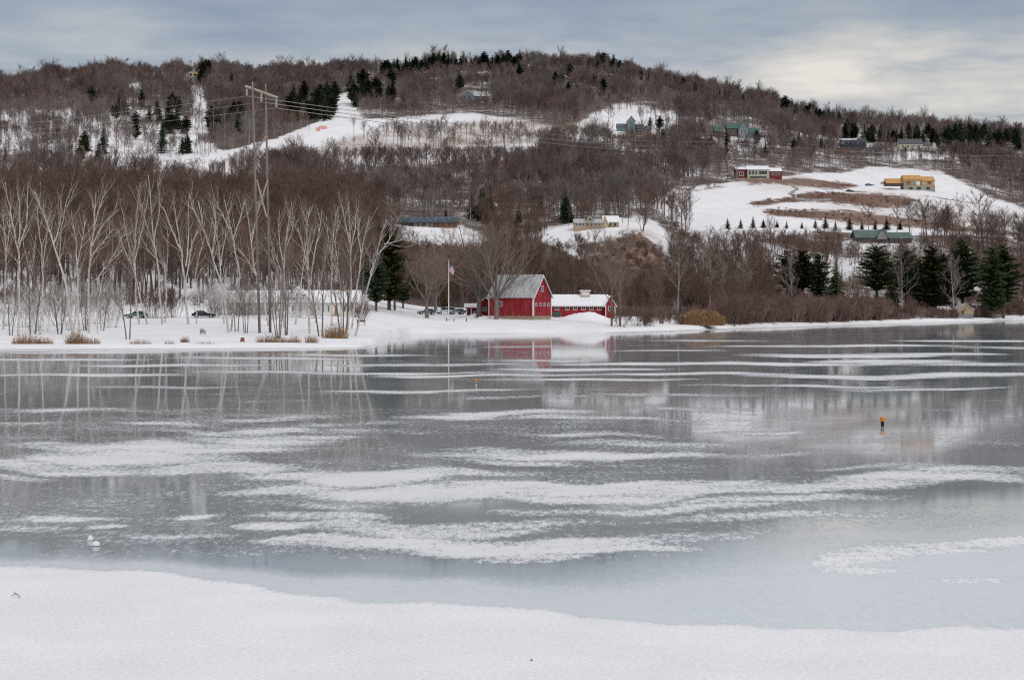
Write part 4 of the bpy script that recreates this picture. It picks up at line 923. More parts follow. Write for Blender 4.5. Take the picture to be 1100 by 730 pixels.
SAPM = [meshes(clump_tree(700+i, 8.0, stems=2+i % 3, twigs=4, ww=.013, spread=13), (M['bark_grey'], M['twig_shade']), ('trunk', 'crown')) for i in range(4)]
for us, lb in (((12, 35, 64, 92, 110), 'thin brown sapling among the reed clump birches'), ((138, 254), 'thin brown sapling on the birch lawn edge'), ((264, 299, 308), 'thin brown sapling around the twin poles'), ((345, 369), 'thin brown sapling among the birches before the white house')):
    for u in us:
        d = at(u, rnd.uniform(354, 366)); h = rnd.uniform(50, 105)*d/F; q = h/8.0
        place_tree('sapling', lb, lb.replace('thin brown sapling', 'saplings'), gpt(u, d), SAPM[rnd.randrange(4)], (q*.8, q*.8, q), rnd.uniform(0, 6))
# ---- shrubs, brush, reeds
SHR = [shrub(500+i, 3.0, stems=14, tw=8, ww=.016) for i in range(5)]
SHRED = [s.mesh('red brush', M['twig_red']) for s in SHR]; SHBR = [s.mesh('brown brush', M['twig']) for s in SHR]; SHSN = [s.mesh('snowy shrub', M['twig_snow']) for s in SHR]
pts = []
def strew(n, u0, u1, dfun, h0, h1, w0, nw):
    for _ in range(n):
        u = rnd.uniform(u0, u1); d = dfun(u)
        if d < shore(u)+1.5: continue
        h = rnd.uniform(h0, h1); lim = clear_limit(u, d, ground_z(u, d), 4)
        if lim < h*.5: continue
        h = min(h, lim); s = h/3.0; q = s*rnd.uniform(.9, 1.3)
        pts.append((tuple(gpt(u, d)), (0, 0, rnd.uniform(0, 6.28)), (q, q, s), w0+rnd.randrange(nw)))
strew(460, 775, 950, lambda u: shore(u)+rnd.uniform(3, 40), 3.0, 6.5, 0, 6)
strew(60, 690, 790, lambda u: shore(u)+rnd.uniform(6, 45), 1.5, 3.5, 0, 10)
strew(170, 950, 1130, lambda u: shore(u)+rnd.uniform(10, 50), 2.0, 4.0, 0, 10)
strew(450, 640, 1130, lambda u: shore(u)+rnd.uniform(75 if u < 760 else 30, 190), 2.5, 5.5, 0, 10)
strew(420, 420, 640, lambda u: rnd.uniform(350, 520)*K, 2.0, 4.0, 5, 5)
strew(300, -40, 400, lambda u: rnd.uniform(300, 430)*K, 1.5, 4.0, 5, 5)
scatter('brush', SHRED+SHBR, pts, 'reddish brown leafless brush along the far shore and under the trees', 'brush')
pts = []
for _ in range(2600):
    u = rnd.uniform(640, 1120); v = rnd.uniform(200, 305); 
    if not any(inpoly([u], [v], BROWN[k])[0] for k in ('loop', 'strip', 'upper', 'bank', 'hedge')): continue
    d = at(u, v); h = rnd.uniform(.6, 1.6) if v < 262 and not inpoly([u], [v], BROWN['hedge'])[0] else rnd.uniform(1, 3); s = h/3.0
    pts.append((tuple(gpt(u, d)), (0, 0, rnd.uniform(0, 6.28)), (s*1.8, s*1.8, s), rnd.randrange(5)))
scatter('rough_grass', [s.mesh('rough', M['straw'] if i == 1 else M['twig_red'] if i % 2 else M['twig']) for i, s in enumerate(SHR)], pts, 'rusty rough grass and weeds on the field banks', 'rough grass')
for i, (u, v, hpx, mt, lb) in enumerate([(28, 352, 34, 'sn', 'snow dusted shrub at the foot of the first forked birch'), (60, 350, 40, 'sn', 'snow dusted thicket left of the leaning birches'), (100, 348, 42, 'sn', 'snow dusted shrub behind the tall many-branched birch'), (8, 350, 30, 'sn', 'snow dusted shrub at the picture edge'),
        (168, 342, 30, 'br', 'brown rounded shrub behind the grey trunk birches'), (160, 341, 32, 'br', 'brown dense shrub beside the green car'), (186, 341, 26, 'br', 'brown twiggy shrub between two birch trunks'), (232, 340, 24, 'br', 'brown shrub behind the dark car'), (258, 340, 30, 'br', 'brown shrub by the cottage wall'), (276, 341, 28, 'sn', 'frosted shrub before the cottage'),
        (308, 341, 26, 'sn', 'frosted shrub under the white house eave'), (322, 341, 24, 'sn', 'tall frosted shrub against the white house'), (337, 342, 22, 'sn', 'frosted shrub beside the stout birch'), (383, 341, 20, 'br', 'brown shrub at the house corner by the point'), (388, 343, 16, 'br', 'low brown shrub nearest the point'),
        (222, 341, 36, 'sn', 'frosted shrub left of the cottage gable'), (244, 342, 34, 'sn', 'frosted shrub in front of the cottage window'), (292, 343, 40, 'sn', 'tall frosted bush behind the twin pole feet'), (44, 356, 44, 'sn', 'frosted thicket behind the slim wavering birch'), (76, 355, 46, 'sn', 'frosted thicket behind the leaning birches'), (116, 352, 30, 'sn', 'frosted shrub by the crooked sapling'),
        (668, 351, 20, 'br', 'low twiggy shrub at the foot of the shore trees'), (684, 350, 22, 'br', 'thin twiggy shrub between shore trees and reeds'), (698, 350, 20, 'br', 'thin twiggy shrub left of the straw reeds')]):
    d = at(u, v); h = hpx*d/F; mb = shrub(600+i, h*1.1, stems=26, tw=9, ww=.018, spread=44, clumpr=h*.35)
    me = mb.mesh('shrub', M['twig_snow'] if mt == 'sn' else M['twig']); o = link_obj('shrub', me); o.location = gpt(u, d); tag(o, lb, 'shrub', 'shrubs on the shore lawns')
def reeds(seed, rx, ry, h, n, w=.02, lean=.25):
    rng = random.Random(seed); mb = MB()
    for _ in range(n):
        a = rng.uniform(0, 2*PI); r = math.sqrt(rng.random()); x = rx*r*math.cos(a); y = ry*r*math.sin(a); hh = h*(1-.55*r*r)*rng.uniform(.65, 1.1)
        d = Vector((rng.gauss(0, lean)+.35*x/max(rx, .1)*lean*2, rng.gauss(0, lean), 1)).normalized(); mb.twig(Vector((x, y, -.05)), d, hh, w, rng)
        if rng.random() < .3: mb.twig(Vector((x, y, 0))+d*hh*.8, (d+Vector((rng.uniform(-.6, .6), rng.uniform(-.6, .6), .1))).normalized(), hh*.25, w*1.6, rng)
    return mb
for u, v, wpx, hpx, n, lb in [(754, 349.5, 24, 17, 2600, 'wide straw coloured clump of tall reeds at the shore'), (28, 371, 16, 10, 420, 'rust brown reed tuft under the first forked birch'), (48, 371, 10, 7, 200, 'low rust reed tuft beside the leaning birch'), (82, 371, 12, 12, 420, 'rust reed tuft around the clumped birch roots'),
        (100, 371, 8, 7, 160, 'short rust reed tuft by the tall birch'), (150, 371, 13, 5, 150, 'thin line of rust grass on the lawn edge'), (182, 371, 6, 4, 70, 'small rust grass tuft on the lawn edge'), (199, 370, 5, 6, 140, 'pointed rust brown grass clump on the lawn edge'), (222, 371, 12, 3, 90, 'flat strip of rust grass below the chair'),
        (292, 370, 18, 8, 380, 'rust grass bank below the twin poles'), (316, 370, 8, 7, 160, 'rust grass tuft beside the hooked birch'), (334, 370, 8, 8, 190, 'rust grass at the foot of the stout birch'), (360, 367, 14, 14, 520, 'tall tawny weed clump near the point'), (640, 351, 0, 0, 0, '')]:
    if n:
        d = (H-.25)*F/(v-VH) if v > 360 else at(u, v); s = d/F; mb = reeds(int(u), wpx*s, wpx*s*.35, hpx*s*(1.3 if v > 360 else 1.1), n, .02 if v > 360 else .045)
        o = mb.build('reed_clump' if hpx > 9 else 'grass_tuft', M['straw']); o.location = gpt(u, max(d, shore(u)+2.2)); tag(o, lb, 'reeds' if hpx > 9 else 'grass tuft', 'dry reeds and grass on the shore')

# ------------------------------------------------------------------ buildings
class Bld:
    def __init__(s, name, label, cat, u, v, d=None, group=None, yaw=0.0, unit=None, sink=1.5):
        s.d = d or at(u, v); s.u = unit or s.d/F; p = gpt(u, s.d); z = H-(v-VH)*s.d/F; p.z = z
        s.o = empty(name, p, yaw); tag(s.o, label, cat, group); s.sink = sink
    def put(s, mb, name, mat, parent=None, label=None):
        o = mb.build(name, mat, parent or s.o)
        if label: o['label'] = label
        return o
    def block(s, x0, x1, z0, eave, ridge, y0, y1, axis='x', wall='white', roof='roof_dark', ov=.35, trim=None, base=None, snow=False):
        k = s.u; x0, x1, z0, e, r = x0*k, x1*k, z0*k, eave*k, ridge*k
        zb = z0-(s.sink if z0 <= 0 else 0)
        w = MB()
        if axis == 'x': w.prism([(y0, zb), (y1, zb), (y1, e), ((y0+y1)/2, r), (y0, e)], x0, x1, 'x')
        elif axis == 'y': w.prism([(x0, zb), (x1, zb), (x1, e), ((x0+x1)/2, r), (x0, e)], y0, y1, 'y')
        elif axis == 'shed': w.prism([(y0, zb), (y1, zb), (y1, r), (y0, e)], x0, x1, 'x')
        else: w.box(x0, x1, y0, y1, zb, e)
        s.put(w, 'wall', M[wall])
        t = .16 if s.d < 500 else .28
        rf = MB(); lo = .02
        def slab(a, b, c0, c1, ax):
            # a, b: (p, z) from eave to ridge, thickness upward
            dx, dz = b[0]-a[0], b[1]-a[1]; n = math.hypot(dx, dz); px_, pz = -dz/n*t, dx/n*t
            if pz < 0: px_, pz = -px_, -pz
            rf.prism([a, b, (b[0]+px_*0, b[1]+t*1.05), (a[0]+px_, a[1]+pz)], c0, c1, ax)
        if axis in ('x', 'y'):
            p0, p1 = (y0, y1) if axis == 'x' else (x0, x1); c0, c1 = (x0, x1) if axis == 'x' else (y0, y1)
            m_ = (p0+p1)/2; g = (r-e)/(m_-p0)
            slab((p0-ov, e-g*ov+lo), (m_, r+lo), c0-ov, c1+ov, axis)
            slab((p1+ov, e-g*ov+lo), (m_, r+lo), c0-ov, c1+ov, axis)
        elif axis == 'shed':
            rf.prism([(y0-ov, e-.05), (y1+ov, r-.05), (y1+ov, r+t), (y0-ov, e+t)], x0-ov, x1+ov, 'x')
        else: rf.box(x0-ov*.6, x1+ov*.6, y0-ov*.6, y1+ov*.6, e+lo, e+lo+t*1.4)
        if axis in ('flat',) and ridge > eave: rf.box(x0+.1, x1-.1, y0+.1, y1-.1, e+lo+t*1.4, r)
        s.put(rf, 'roof', M[roof])
        if trim:
            tm = MB(); q = .09
            tm.box(x0-q*.4, x0+q*2, y0-q, y0+.004, zb if z0 <= 0 else z0, e-.05); tm.box(x1-q*2, x1+q*.4, y0-q, y0+.004, zb if z0 <= 0 else z0, e-.05)
            s.put(tm, 'corner_trim', M[trim])
        return s
    def win(s, xs, z, w, h, y0, frame='white', glass='glass', name='window', face='front', fx=0.0, bar=True, fw=None):
        """windows on the face at y0, centred at the xs (in units), sill height z"""
        k = s.u
        for x in xs:
            a, b, c, e = (x-w/2)*k, (x+w/2)*k, z*k, (z+h)*k; f = fw or max(.07, .16*min(b-a, e-c)*.6)
            fr = MB(); pn = MB(); P0, P1 = -.07, .03
            def bx(mb, p, q, zz0, zz1, n0, n1):
                if face == 'front': mb.box(p, q, y0+n0, y0+n1, zz0, zz1)
                else: mb.box(fx-n1, fx-n0, p, q, zz0, zz1)
            bx(fr, a, b, c, c+f, P0, P1); bx(fr, a, b, e-f, e, P0, P1); bx(fr, a, a+f, c+f, e-f, P0, P1); bx(fr, b-f, b, c+f, e-f, P0, P1)
            if bar: bx(fr, (a+b)/2-f*.22, (a+b)/2+f*.22, c+f, e-f, P0+.012, P1)
            bx(pn, a+f, b-f, c+f, e-f, -.03, .02)
            fo = s.put(fr, name, M[frame]); s.put(pn, 'pane', M[glass], fo)
        return s
    def box(s, name, mat, x0, x1, y0, y1, z0, z1, parent=None):
        k = s.u; return s.put(MB().box(x0*k, x1*k, y0, y1, z0*k, z1*k), name, M[mat], parent)

# -- the red barn (metres; its near corner is the origin, the long side runs back to the left)
BD = at(573, 343.6); bs = BD/F
b = Bld('red_barn', 'large red barn with weathered grey roof, stone footing and white trimmed gable', 'barn', 573, 343.6, BD, yaw=-math.radians(32), unit=1.0)
BL, BW, BE, BR = 48.5*bs/math.cos(math.radians(32)), 20*bs/math.sin(math.radians(32)), 25.2*bs, 48.0*bs
w = MB().prism([(0, .95), (BW, .95), (BW, BE), (BW/2, BR), (0, BE)], -BL, 0, 'x'); b.put(w, 'wall', M['red'])
st = MB(); st.box(-BL+.08, -.06, .06, BW-.06, -1.6, .95); b.put(st, 'stone_footing', M['stone'])
g = (BR-BE)/(BW/2); rf = MB(); ov = .3
for sg in (0, 1):
    q = [(-ov, BE-g*ov+.03), (BW/2, BR+.03), (BW/2, BR+.27), (-ov-.14, BE-g*ov+.13)]
    if sg: q = [(BW-p, z) for p, z in q]
    rf.prism(q, -BL-.35, .36, 'x')
b.put(rf, 'roof', M['roof_grey'])
rk = MB()
for sg in (0, 1):
    q = [(-.34, BE-g*.34-.22), (BW/2, BR-.24), (BW/2, BR+.05), (-.34, BE-g*.34+.05)]
    if sg: q = [(BW-p, z) for p, z in q]
    rk.prism(q, .37, .45, 'x')
b.put(rk, 'rake_board', M['white'])
tb = MB(); tb.box(-.26, .05, -.06, .003, .95, BE-.3); tb.box(.003, .07, -.06, .24, .95, BE-.1); tb.box(.003, .07, BW-.2, BW+.05, .95, BE-.1); tb.box(-BL-.04, -BL+.2, -.06, .003, .95, BE-.3)
b.put(tb, 'corner_trim', M['white'])
ev = MB().box(-BL-.3, .34, -.2, -.003, BE-.34, BE-.12); b.put(ev, 'eave_board', M['white'])
b.win([.16*BW, .38*BW, .61*BW, .83*BW], BE-2.2, .78, .78, 0, face='side', fx=0.0); b.win([.5*BW], BR-3.7, .95, 1.35, 0, face='side', fx=0.0)
b.win([-BL*.735], BE-2.3, 1.05, 1.25, 0)
dd = MB().box(-BL*.52, -BL*.52+.12, -.05, .003, 1.0, 3.0); b.put(dd, 'downpipe', M['brown_wall'])
# -- sheds behind the barn's far end
b = Bld('red_shed', 'small red wing building with snowy roof behind the big barn, two white windows', 'shed', 518, 338.2, BD+13)
b.block(-2, 9, 0, 13.5, 18.5, 0, 7, 'y', 'red', 'roofsnow', trim='white'); b.win([3.2], 4, 3.6, 4.6, 0); b.win([-.2], 4.0, 2.4, 4, 0)
b = Bld('red_lean_to', 'low red entry porch with white posts and snowy roof, outermost of the barn group', 'porch', 504, 338.5, BD+11)
b.block(-4, 10, 7.0, 8.6, 12.0, 0, 5, 'x', 'red', 'roofsnow'); b.box('post', 'white', -3.2, -2.2, .1, .4, -3, 7.1); b.box('post', 'white', 1.6, 2.6, .1, .4, -3, 7.1); b.box('back_wall', 'red_dull', -3.6, 9.6, 3.2, 4.6, -3, 7.02); b.box('door', 'white', 4.2, 6.8, 3.1, 3.22, 0, 5)
# -- the long red stable
b = Bld('red_stable', 'long low red stable with snow covered roof, row of white windows and a cupola', 'stable', 624, 337.8, BD+26)
b.block(-32, 29, 0, 10.2, 21, 0, 9.5, 'x', 'red', 'roofsnow', ov=.4); b.win([-25.8, -14.6, -6, 2.6, 11.2, 20], 4.7, 4.4, 5.2, 0)
cu = b.box('cupola', 'tan_pale', 0.5, 10.5, 3.4, 6.2, 19.5, 25.2); b.box('cupola_roof', 'roofsnow', -.4, 11.4, 3.2, 6.4, 25.2, 26.4, cu); b.box('louvre', 'white', 2, 9, 3.34, 3.41, 21, 24.4, cu)
b.box('eave_board', 'white', -32.6, 29.6, -.46, -.36, 8.6, 9.8)
b.block(26, 36.5, 0, 10.5, 19.5, -1.5, 8, 'y', 'red', 'roofsnow', trim='white'); b.win([31.2], 4, 4, 5, -1.5)
# -- white houses behind the birches
b = Bld('white_house', 'long white house with dark windows, snowy roof and an orange brown door, behind the birches', 'house', 340, 339.2)
b.block(-50, -2, 0, 15, 27, 2.0, 11, 'x', 'white', 'roofsnow'); b.win([-44, -36, -27, -18, -9], 5, 2.6, 6.5, 2.0, 'white')
b.block(-2, 44, 0, 14.5, 27, 0, 9, 'x', 'white', 'roofsnow'); b.win([7, 13, 30.5], 4.5, 2.4, 7.5, 0); b.box('door', 'door', 19.8, 22.4, -.07, .05, 2, 11); b.box('steps', 'stone', 17, 25, -1.6, -.08, -4, 1.6)
b.block(-27, -17, 20, 25, 31, 1.4, 7, 'y', 'white', 'roofsnow'); b.win([-22], 20.6, 2.4, 4, 1.4)
b.box('chimney', 'stone', 26, 29, 4, 5, 24, 33)
b = Bld('white_cottage', 'low pale cottage with thick snow on its roof, left of the white house', 'cottage', 262, 339.5, at(262, 339.5)+6)
b.block(-24, 24, 0, 15, 27, 0, 9, 'x', 'grey_wall', 'roofsnow'); b.win([-14, -3, 9], 5, 3, 6, 0)
b.block(-42, -22, 0, 12, 22, 1.5, 8, 'y', 'white', 'roofsnow'); b.win([-32], 3.5, 3, 6, 1.5)
# -- houses on the hill
b = Bld('tan_tower_house', 'tan boxy house with a square chimney, highest on the left hill', 'house', 208, 88, at(208, 88))
b.block(-6.5, 5.5, 0, 4.5, 4.6, 0, 9, 'flat', 'grey_wall', 'roof_dark'); b.block(-5.5, 5, 4.8, 11, 11.2, 1, 9, 'flat', 'tan_pale', 'roof_grey'); b.box('chimney', 'tan', 4.4, 6.2, .4, 2.6, 2, 13); b.win([-3.4, 1.0], 6.2, 2.4, 3, 1.0, 'brown_wall'); b.win([-3, 2.5], 1, 3, 2.4, 0, 'grey_wall')
b = Bld('grey_hill_house', 'blue grey house with two snow edged gables under the summit', 'house', 509, 107.5)
b.block(-14, 0, 0, 5, 10.5, 0, 10, 'y', 'blue_grey', 'roofsnow'); b.block(0, 15, 0, 4.6, 9.6, 2, 11, 'x', 'blue_grey', 'roof_grey'); b.win([-10, -5], 1.2, 2.6, 3, 0, 'grey_wall'); b.win([4, 10], 1, 2.6, 2.6, 2, 'grey_wall')
b = Bld('teal_window_house', 'blue grey house with a tall central tower of teal windows on a snowy slope', 'house', 678, 144)
b.block(-15, -3, 0, 8, 11.5, 1, 9, 'x', 'blue_grey', 'roof_blue'); b.block(-4, 4, 0, 14, 19, -1, 9, 'y', 'grey_wall', 'roof_dark'); b.block(4, 14, 0, 6, 11, 1, 10, 'x', 'blue_grey', 'roof_blue'); b.block(13, 22, 0, 5.2, 9, 1, 9, 'x', 'grey_wall', 'roof_blue')
b.win([0], 1, 4, 3.4, -1, 'grey_wall', 'glass_teal'); b.win([0], 5.6, 4, 3.6, -1, 'grey_wall', 'glass_teal'); b.win([0], 10, 4, 3.2, -1, 'grey_wall', 'glass_teal'); b.win([-10.5, -6.2], 3, 2.6, 3.6, 1, 'grey_wall', 'glass_teal'); b.win([7.2, 11], 1.2, 2.8, 3, 1, 'grey_wall', 'glass'); b.win([17.5], 0.8, 4.4, 3, 1, 'grey_wall', 'glass')
b.box('terrace', 'rust', -13, 20, -6, -1.05, -5, .6)
b = Bld('green_roof_house', 'grey house with steep bright green metal roofs among the trees', 'house', 791, 147)
b.block(-10, 4, 0, 9, 14.5, 0, 9, 'x', 'brown_wall', 'roof_green'); b.block(2, 12, 0, 8.5, 16.5, -2.5, 9, 'y', 'blue_grey', 'roof_green'); b.block(12, 24, 0, 4.6, 9.6, 1, 9, 'x', 'blue_grey', 'roof_green'); b.win([-7, -2], 3, 3, 4, 0, 'grey_wall'); b.win([5.2, 9], 2, 2.4, 6, -2.5, 'white', 'glass'); b.win([18], 1, 4, 2.6, 1, 'grey_wall')
b = Bld('green_roof_garage', 'small detached garage with a green roof left of the green roofed house', 'garage', 772, 147)
b.block(-4.5, 4.5, 0, 6, 12, 0, 7, 'x', 'brown_wall', 'roof_green'); b.box('garage_door', 'black', 0, 3.4, -.08, .02, 0, 5)
b = Bld('red_and_cream_house', 'long one storey red house with a cream glazed middle and snowy flat roof', 'house', 815, 191.5)
b.block(-24, -12.5, 0, 9.5, 12.5, 0, 11, 'x', 'red_dull', 'roofsnow'); b.block(-12.5, 11, 0, 9.0, 13.5, -1.5, 11, 'x', 'cream', 'roofsnow'); b.block(11, 25, 0, 7.5, 11.5, 0, 11, 'x', 'red_dull', 'roofsnow')
b.win([-18.5], 2.5, 5, 4.2, 0, 'white'); b.win([-9.8, -6.4, -3], 3.6, 2.7, 4.6, -1.5, 'white'); b.win([5.4], 3.6, 7, 4.6, -1.5, 'white'); b.win([1], 3.6, 2.4, 4.6, -1.5, 'white'); b.win([15, 18.5, 22], 3, 2.2, 3, 0, 'white'); b.box('basement_window', 'glass', -10, 8, -1.6, -1.4, .2, 1.8)
b = Bld('dark_blue_house', 'dark blue two storey house with snow on its flat roof', 'house', 918, 161)
b.block(-13, 12, 0, 5.2, 5.3, -1.5, 8, 'flat', 'blue_dark', 'blue_dark'); b.block(-14, 13, 5.4, 9.5, 10.6, 0, 9, 'flat', 'blue_grey', 'roof_dark'); b.box('roof_snow', 'roofsnow', -14, 3, .6, 8.5, 10.65, 12.4); b.win([-9, -4, 1, 6, 10], 6.4, 3.4, 2.4, 0, 'blue_dark'); b.win([-9, 0, 8], 1, 4.4, 3, -1.5, 'blue_dark'); b.box('balcony_rail', 'blue_dark', -13.4, 12.4, -2.2, -1.9, 5, 6)
b = Bld('cream_house', 'cream yellow house with dark grey roof and a lower wing on the hilltop', 'house', 980, 162)
b.block(-14, 11.5, 0, 7.5, 13, 0, 9, 'x', 'cream', 'roof_dark'); b.block(11.5, 24, 0, 5.2, 8.4, 0, 8, 'x', 'cream', 'roof_dark'); b.block(21.5, 25.5, 0, 7, 9.5, -.6, 5, 'y', 'cream', 'roof_dark'); b.win([-10.5, -4.5, 1.5, 7.5], 3.6, 2.6, 2.8, 0, 'white'); b.win([-7.5, .5, 8], .6, 3.2, 2.4, 0, 'white'); b.win([14.5, 18], 1.2, 2.4, 2.6, 0, 'white'); b.box('deck', 'grey_wall', -13, 26, -2.6, -.62, -.8, .1)
b = Bld('house_under_construction', 'unfinished house with bare orange plywood roof and grey green basement walls', 'house', 988, 205)
b.block(-17, 16, 0, 5.2, 5.3, -1, 9, 'flat', 'concrete', 'plywood', ov=.1); b.block(-17, 2, 5.5, 12, 17, 0, 9, 'x', 'concrete', 'plywood'); b.block(0, 16, 5.5, 10.5, 15.5, 0, 9, 'x', 'tan_pale', 'plywood'); b.block(-35, -17, 6, 8.6, 13.5, 2, 9, 'x', 'brown_wall', 'plywood')
b.win([-12, 10.5], 7, 5, 3.6, 0, 'plywood', 'rust'); b.win([-1.5], 5.8, 4.4, 4.6, 0, 'white', 'roofsnow', bar=False); b.win([-10, -1.5, 8.5], .8, 4.6, 3.4, -1, 'concrete'); b.box('gable_brace', 'plywood', -17.5, 16.4, -.16, -.06, 10.4, 11.4)
# -- long blue terrace: three joined but separate houses
for (x0, lb, n) in [(431, 'blue roofed terrace house, left end of the row, snow lit skylights', 0), (455, 'blue roofed terrace house in the middle of the row, pale doors', 1), (479, 'blue roofed terrace house, right end of the row, big dormers', 2)]:
    b = Bld('terrace_house', lb, 'house', x0, 243.4-n*.3, 607*K, group='blue roofed terrace')
    b.block(-11.6, 11.6, 0, 4.4, 9.2+.4*n, 0, 10, 'x', 'brown_wall' if n < 2 else 'rust', 'roof_blue', ov=.5)
    for x in (-7, 0.5, 7.5):
        b.block(x-2.6, x+2.6, 4.2, 6.2, 9.3, .6, 6, 'y', 'blue_grey', 'roof_blue', ov=.3); b.win([x], 4.6, 2.6, 2, .6, 'white' if n == 1 else 'grey_wall', 'glass_teal' if n == 0 else 'glass')
    b.win([-8.6, -3, 4, 9], .4, 2.6, 3.2, 0, 'white' if n == 1 else 'brown_wall')
    b.box('snow_strip', 'roofsnow', -10, -4, 1.2, 1.9, 5.2, 6.4)
# -- tan house on the knoll
b = Bld('tan_house', 'tan house with many windows, cupola and snowy roofed wing above the rust bank', 'house', 634, 246.5)
b.block(-17, 15, 0, 7, 11.5, 0, 10, 'x', 'tan', 'roof_grey'); b.block(-3, 3, 9, 13.2, 15.6, 1.5, 5, 'y', 'cream', 'roof_dark'); b.win([0], 10, 3.4, 2.6, 1.5, 'cream'); b.win([-14.5, -11, -7.6], 3.6, 2.4, 3, 0, 'white'); b.win([6.5, 10], 3.4, 3, 3.2, 0, 'white'); b.win([-3, 1.4], 3.4, 2, 3, 0, 'tan'); b.win([7, 11], .2, 3, 2.2, 0, 'white')
b.block(14.5, 31, 3, 8.2, 15, 2, 11, 'x', 'tan', 'roofsnow'); b.win([22, 27], 4.2, 2.2, 2.6, 2, 'brown_wall'); b.block(13, 19, 2, 7.5, 15, 1, 9, 'y', 'tan_pale', 'roofsnow')
# -- long green roofed building
b = Bld('long_green_roof_lodge', 'long low building with a broad dull green hipped roof behind the shore pines', 'lodge', 949, 262)
b.block(-29, 5, 0, 7, 15, 0, 11, 'x', 'brown_wall', 'roof_teal', ov=.6); b.block(3, 31, 0, 6.4, 12.5, 1, 12, 'x', 'brown_wall', 'roof_teal', ov=.6); b.block(-7, 3, 5, 9, 15.4, -1.2, 5, 'y', 'grey_wall', 'roof_teal'); b.win([-24, -19, -14, -9, 0, 9, 14, 19], 2, 3, 3.6, 0, 'grey_wall'); b.box('snow_ledge', 'roofsnow', -30, 30, -2.4, -1.25, -1.5, .5)
b = Bld('tan_shore_shed', 'small tan board shed with weathered lower wall and gable toward the lake', 'shed', 1037, 342.5, at(1037, 342.3))
b.block(-9, 9, 5.2, 10, 15.6, 0, 6.5, 'y', 'tan', 'roof_grey', ov=.25); b.box('lower_wall', 'grey_wall', -8.4, 8.4, .1, 6.3, -6, 5.2); b.win([0], 10.2, 1.8, 1.8, 0, 'tan_pale'); b.box('door', 'brown_wall', -4.5, -1.5, -.06, .05, 5.4, 9)
b = Bld('tan_boat_shelter', 'low tan board shelter with a snow topped roof beside the shore shed', 'shed', 1016, 340.5, at(1016, 340.3)+2)
b.block(-6.5, 5.5, 2.2, 7.6, 10.6, 0, 5, 'x', 'tan', 'roofsnow', ov=.2); b.box('opening_shade', 'black', -5, 5, .3, 4.5, -4, 2.15)  # solid black block: the shade inside the opening is put into its colour

# ------------------------------------------------------------------ cars
def make_car(u, v, ln, yaw, paint, label, van=False, d=None, lift=0.0):
    d = d or at(u, v); o = empty('parked_car', gpt(u, d)+Vector((0, 0, lift)), yaw); tag(o, label, 'car', 'parked cars')
    W = .88; hl = ln/2; top = 1.75 if van else 1.42; belt = 1.0 if van else .88
    prof = [(-hl, .35), (-hl, .75), (-hl+.12, belt-.05), (-hl*.95, belt), (hl*.38, belt), (hl*.92, .78), (hl, .62), (hl, .35)]
    mb = MB().prism(prof, -W, W, 'y')
    roofp = [(-hl*.62 if not van else -hl*.93, top-.07), (hl*.02 if not van else hl*.12, top-.07), (hl*.0 if not van else hl*.1, top), (-hl*.6 if not van else -hl*.9, top)]
    mb.prism(roofp, -W*.84, W*.84, 'y')
    # pillars
    cab = [(-hl*.9 if not van else -hl*.97, belt), (hl*.36, belt), (hl*.02 if not van else hl*.12, top-.065), (-hl*.62 if not van else -hl*.93, top-.065)]
    mb.prism([(-.12, belt), (.02, belt), (-.06, top-.06), (-.16, top-.06)], -W*.87, W*.87, 'y')
    bo = mb.build('body', M[paint], o); bm = bo.modifiers.new('bevel', 'BEVEL'); bm.width = .05; bm.segments = 2; bm.limit_method = 'ANGLE'
    MB().prism(cab, -W*.855, W*.855, 'y').build('windows', M['glass'], o)
    for sx in (-.62, .62):
        for sy in (-1, 1):
            t = MB(); y0 = sy*(W-.16); y1 = sy*(W+.03); c = Vector((sx*hl, 0, .33))
            t.tube([Vector((c.x, y0, c.z)), Vector((c.x, y1, c.z))], [.33, .33], 14); wo = t.build('wheel', M['tyre'], o)
            MB().tube([Vector((c.x, y1-sy*.02, c.z)), Vector((c.x, y1+sy*.012, c.z))], [.19, .19], 10).build('rim', M['insul'], wo)
    for sy in (-1, 1):
        MB().box(hl-.05, hl+.015, sy*.62-.16, sy*.62+.16, .58, .70).build('headlight', M['white'], o)
        MB().box(-hl-.015, -hl+.05, sy*.66-.12, sy*.66+.12, .62, .80).build('tail_light', M['flag_red'], o)
    if 'snow' in label: MB().box(-hl*.55, -hl*.05, -W*.75, W*.75, top, top+.08).build('roof_snow', M['roofsnow'], o)
    return o
make_car(146, 341.6, 4.3, math.radians(172), 'car_green', 'dark green car parked in the wood, half behind a grey trunk')
make_car(219, 341.2, 4.7, math.radians(8), 'car_black', 'black car parked beyond the green lawn chair')
make_car(458, 337.8, 4.4, math.radians(195), 'car_green', 'green grey car parked behind the first shade tree')
make_car(478, 337.2, 4.8, math.radians(205), 'car_white', 'white van parked just behind the flagpole', van=True)
make_car(490.5, 337.6, 4.3, math.radians(215), 'car_sage', 'pale green car with dark roof, between white van and blue car')
make_car(502, 337.8, 4.4, math.radians(190), 'car_blue', 'dark blue car with snow on its roof, nearest the barn')
make_car(934, 200, 6.0, math.radians(12), 'bin_blue', 'blue pickup on the building site by the unfinished house')
make_car(951, 199, 6.4, math.radians(0), 'car_white', 'white van beside the unfinished house', van=True)
make_car(913, 206, 5.0, math.radians(4), 'car_dark', 'dark car on the snowy field track')

